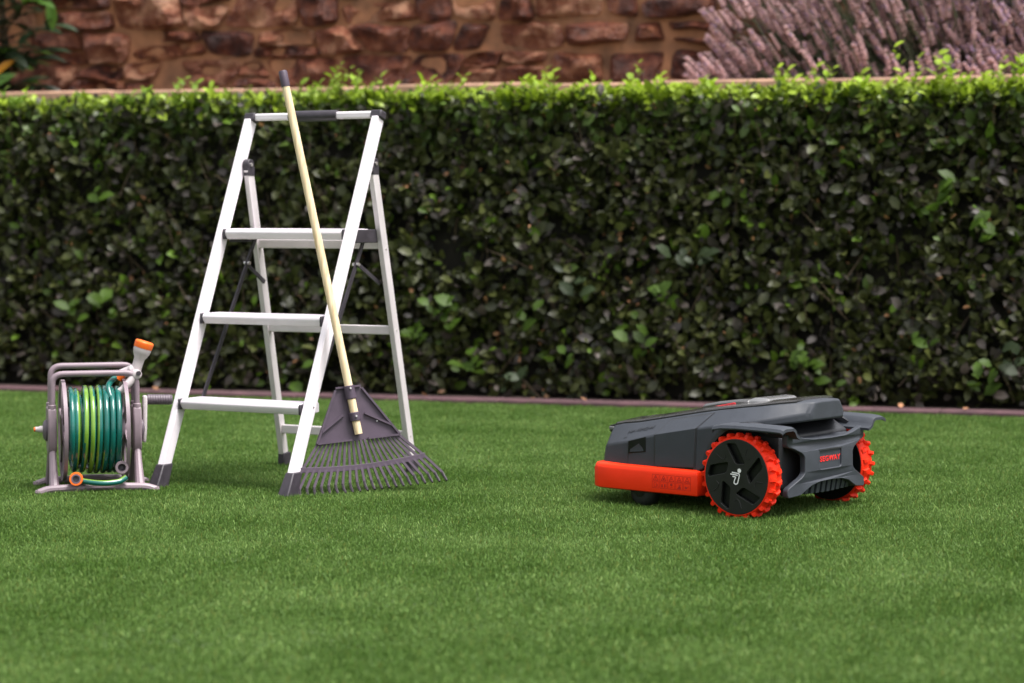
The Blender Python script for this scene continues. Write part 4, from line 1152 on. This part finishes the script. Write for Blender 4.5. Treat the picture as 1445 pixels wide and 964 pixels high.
# wheels
WZ, RT = .1235, .1165
def wheel(s):
    w = MB()
    w.lathe([(.1072, .0), (.1110, .0), (RT - .002, .003), (RT, .008), (RT + .0015, .030), (RT, .056), (RT - .003, .060), (.108, .062), (.1072, .058), (.1072, .012)], (0, s * .278, WZ), (0, -s, 0), 64, caps=False)
    wh = w.build('rear_wheel', M['tyre'], MW, smooth=40)
    nl = 24
    lug = MB()
    lug.loft([[(-.0070, 0, -.003), (.0070, 0, -.003), (.0070, .026, -.003), (-.0070, .026, -.003)], [(-.0060, 0, .0035), (.0060, 0, .0035), (.0056, .024, .0035), (-.0056, .024, .0035)], [(-.0040, .002, .0090), (.0040, .002, .0090), (.0040, .018, .0080), (-.0040, .018, .0080)]])
    lm = lug.mesh('lug', M['tyre'], 30)
    for k in range(nl):
        for row_ in (0, 1):
            a = (k + .5 * row_) / nl * 2 * math.pi
            o = bpy.data.objects.new('lug', lm); COL.objects.link(o); o.parent = wh
            Rm = Matrix.Rotation(a, 4, 'Y')
            y0 = s * (.2765 if row_ == 0 else .2475)
            skew = Matrix.Rotation(R(14) * (1 if row_ else -1), 4, 'Z')
            o.matrix_local = Matrix.Translation((0, y0, WZ)) @ Rm @ Matrix.Translation((0, 0, RT + .0005)) @ (Matrix.Rotation(math.pi, 4, 'Z') if s > 0 else Matrix.Identity(4)) @ skew
    win = [(-.036, .090), (-.032, .0955), (-.004, .097), (.001, .093), (.030, .043), (.0285, .037), (.001, .0355), (-.006, .040)]
    loops = [[(0.1072 * math.cos(2 * math.pi * k / 72), .1072 * math.sin(2 * math.pi * k / 72)) for k in range(72)]]
    for q in range(5):
        c, sn = math.cos(-q * 2 * math.pi / 5 - .0), math.sin(-q * 2 * math.pi / 5)
        lp = [(v.x, v.y) for v in fillet([Vector((a, b, 0)) for a, b in win], .003, 2)]
        loops.append([(a * c - b * sn, a * sn + b * c) for a, b in lp])
    place = lambda c: Vector((-s * c.x, s * (.2795 - .006 + c.z), WZ + c.y)) if s > 0 else Vector((c.x, -(.2795 - .006 + c.z), WZ + c.y))
    curve_fill('hub_cap', loops, .0042, .0016, place, M['hub'], wh)
    d = MB(); d.lathe([(.0, .0), (.106, .0), (.106, -.012), (0, -.012)], (0, s * .2645, WZ), (0, s, 0), 48, caps=False); d.build('hub_back', M['hub_deep'], wh)
    for q in range(5):     # raised edges on the spokes
        b = MB(); a0 = math.pi / 2 - q * 2 * math.pi / 5 - .55
        pt = lambda r_, a: Vector((-s * r_ * math.cos(a), s * .2796, WZ + r_ * math.sin(a)))
        b.tube([pt(.092, a0 + .13), pt(.071, a0 + .10), pt(.064, a0 + .0), pt(.070, a0 - .16)], .0013, 6); b.build('spoke_edge', M['hub'], wh)
    i_ = MB(); i_.lathe([(.0, .0), (.102, .0), (.102, .012), (.06, .03), (.04, .045), (0, .045)], (0, s * .218, WZ), (0, -s, 0), 36, caps=False) if False else i_.lathe([(.0, .0), (.1125, .0), (.1125, .008), (.0, .009)], (0, s * .2145, WZ), (0, s, 0), 40, caps=False)
    i_.build('wheel_back', M['hub_deep'], wh)
    return wh
for s in (1, -1):
    wh = wheel(s)
    # emblem: a leaning figure, dot over a bent stroke with two speed lines
    lg = MB(); yl = s * .2800; k_ = .00105 * .88
    def lp(px, pz): return Vector((-s * ((px - 430) / 18.4) * .00105, yl, WZ + ((530 - pz) / 21.4) * .00089 * 2.36))
    sc = lambda px, pz: Vector((-s * (px - 430) * 1.13e-4, yl, WZ + .0015 + (530 - pz) * 9.5e-5))
    def st_(pts_, w_):
        P_ = fillet([sc(a, b) for a, b in pts_], .006, 6)
        L_, R_ = [], []
        for i in range(len(P_)):
            t = (P_[min(i + 1, len(P_) - 1)] - P_[max(i - 1, 0)]).normalized(); nn_ = Vector((-t.z, 0, t.x)) * w_ / 2
            L_.append(P_[i] + nn_); R_.append(P_[i] - nn_)
        lg.add(L_ + R_, [(i, i + 1, len(P_) + i + 1, len(P_) + i) for i in range(len(P_) - 1)])
    st_([(300, 415), (420, 428), (540, 440), (515, 580), (480, 735), (430, 775), (360, 735), (395, 610), (430, 552), (320, 535)], .0035)
    st_([(258, 470), (400, 482), (478, 496)], .0035)
    c = sc(528, 350); lg.add([c + Vector((math.cos(q * .3927) * .0063, 0, math.sin(q * .3927) * .0063)) for q in range(16)], [tuple(range(16))])
    lg.build('emblem', M['white'], wh, smooth=0)
# front casters
for s in (-1, 1):
    w = MB(); w.lathe([(.012, -.026), (.034, -.025), (.046, -.018), (.0505, -.006), (.0505, .006), (.046, .018), (.034, .025), (.012, .026)], (.378, s * .205, .0505), (.12, 1, 0), 30); cw = w.build('caster_wheel', M['rubber'], MW, smooth=40)
    h = MB(); h.lathe([(.018, .0), (.020, .003), (.012, .006)], (.378 + .024 * .12, s * .205 + s * .0245, .0505), (.12 * s, s, 0), 20); h.build('caster_hub', M['hub'], cw)
    f = MB(); f.box((.372, s * .205, .094), (.05, .03, .02)); f.build('caster_fork', M['body_dark'], MW, bevel=.004)
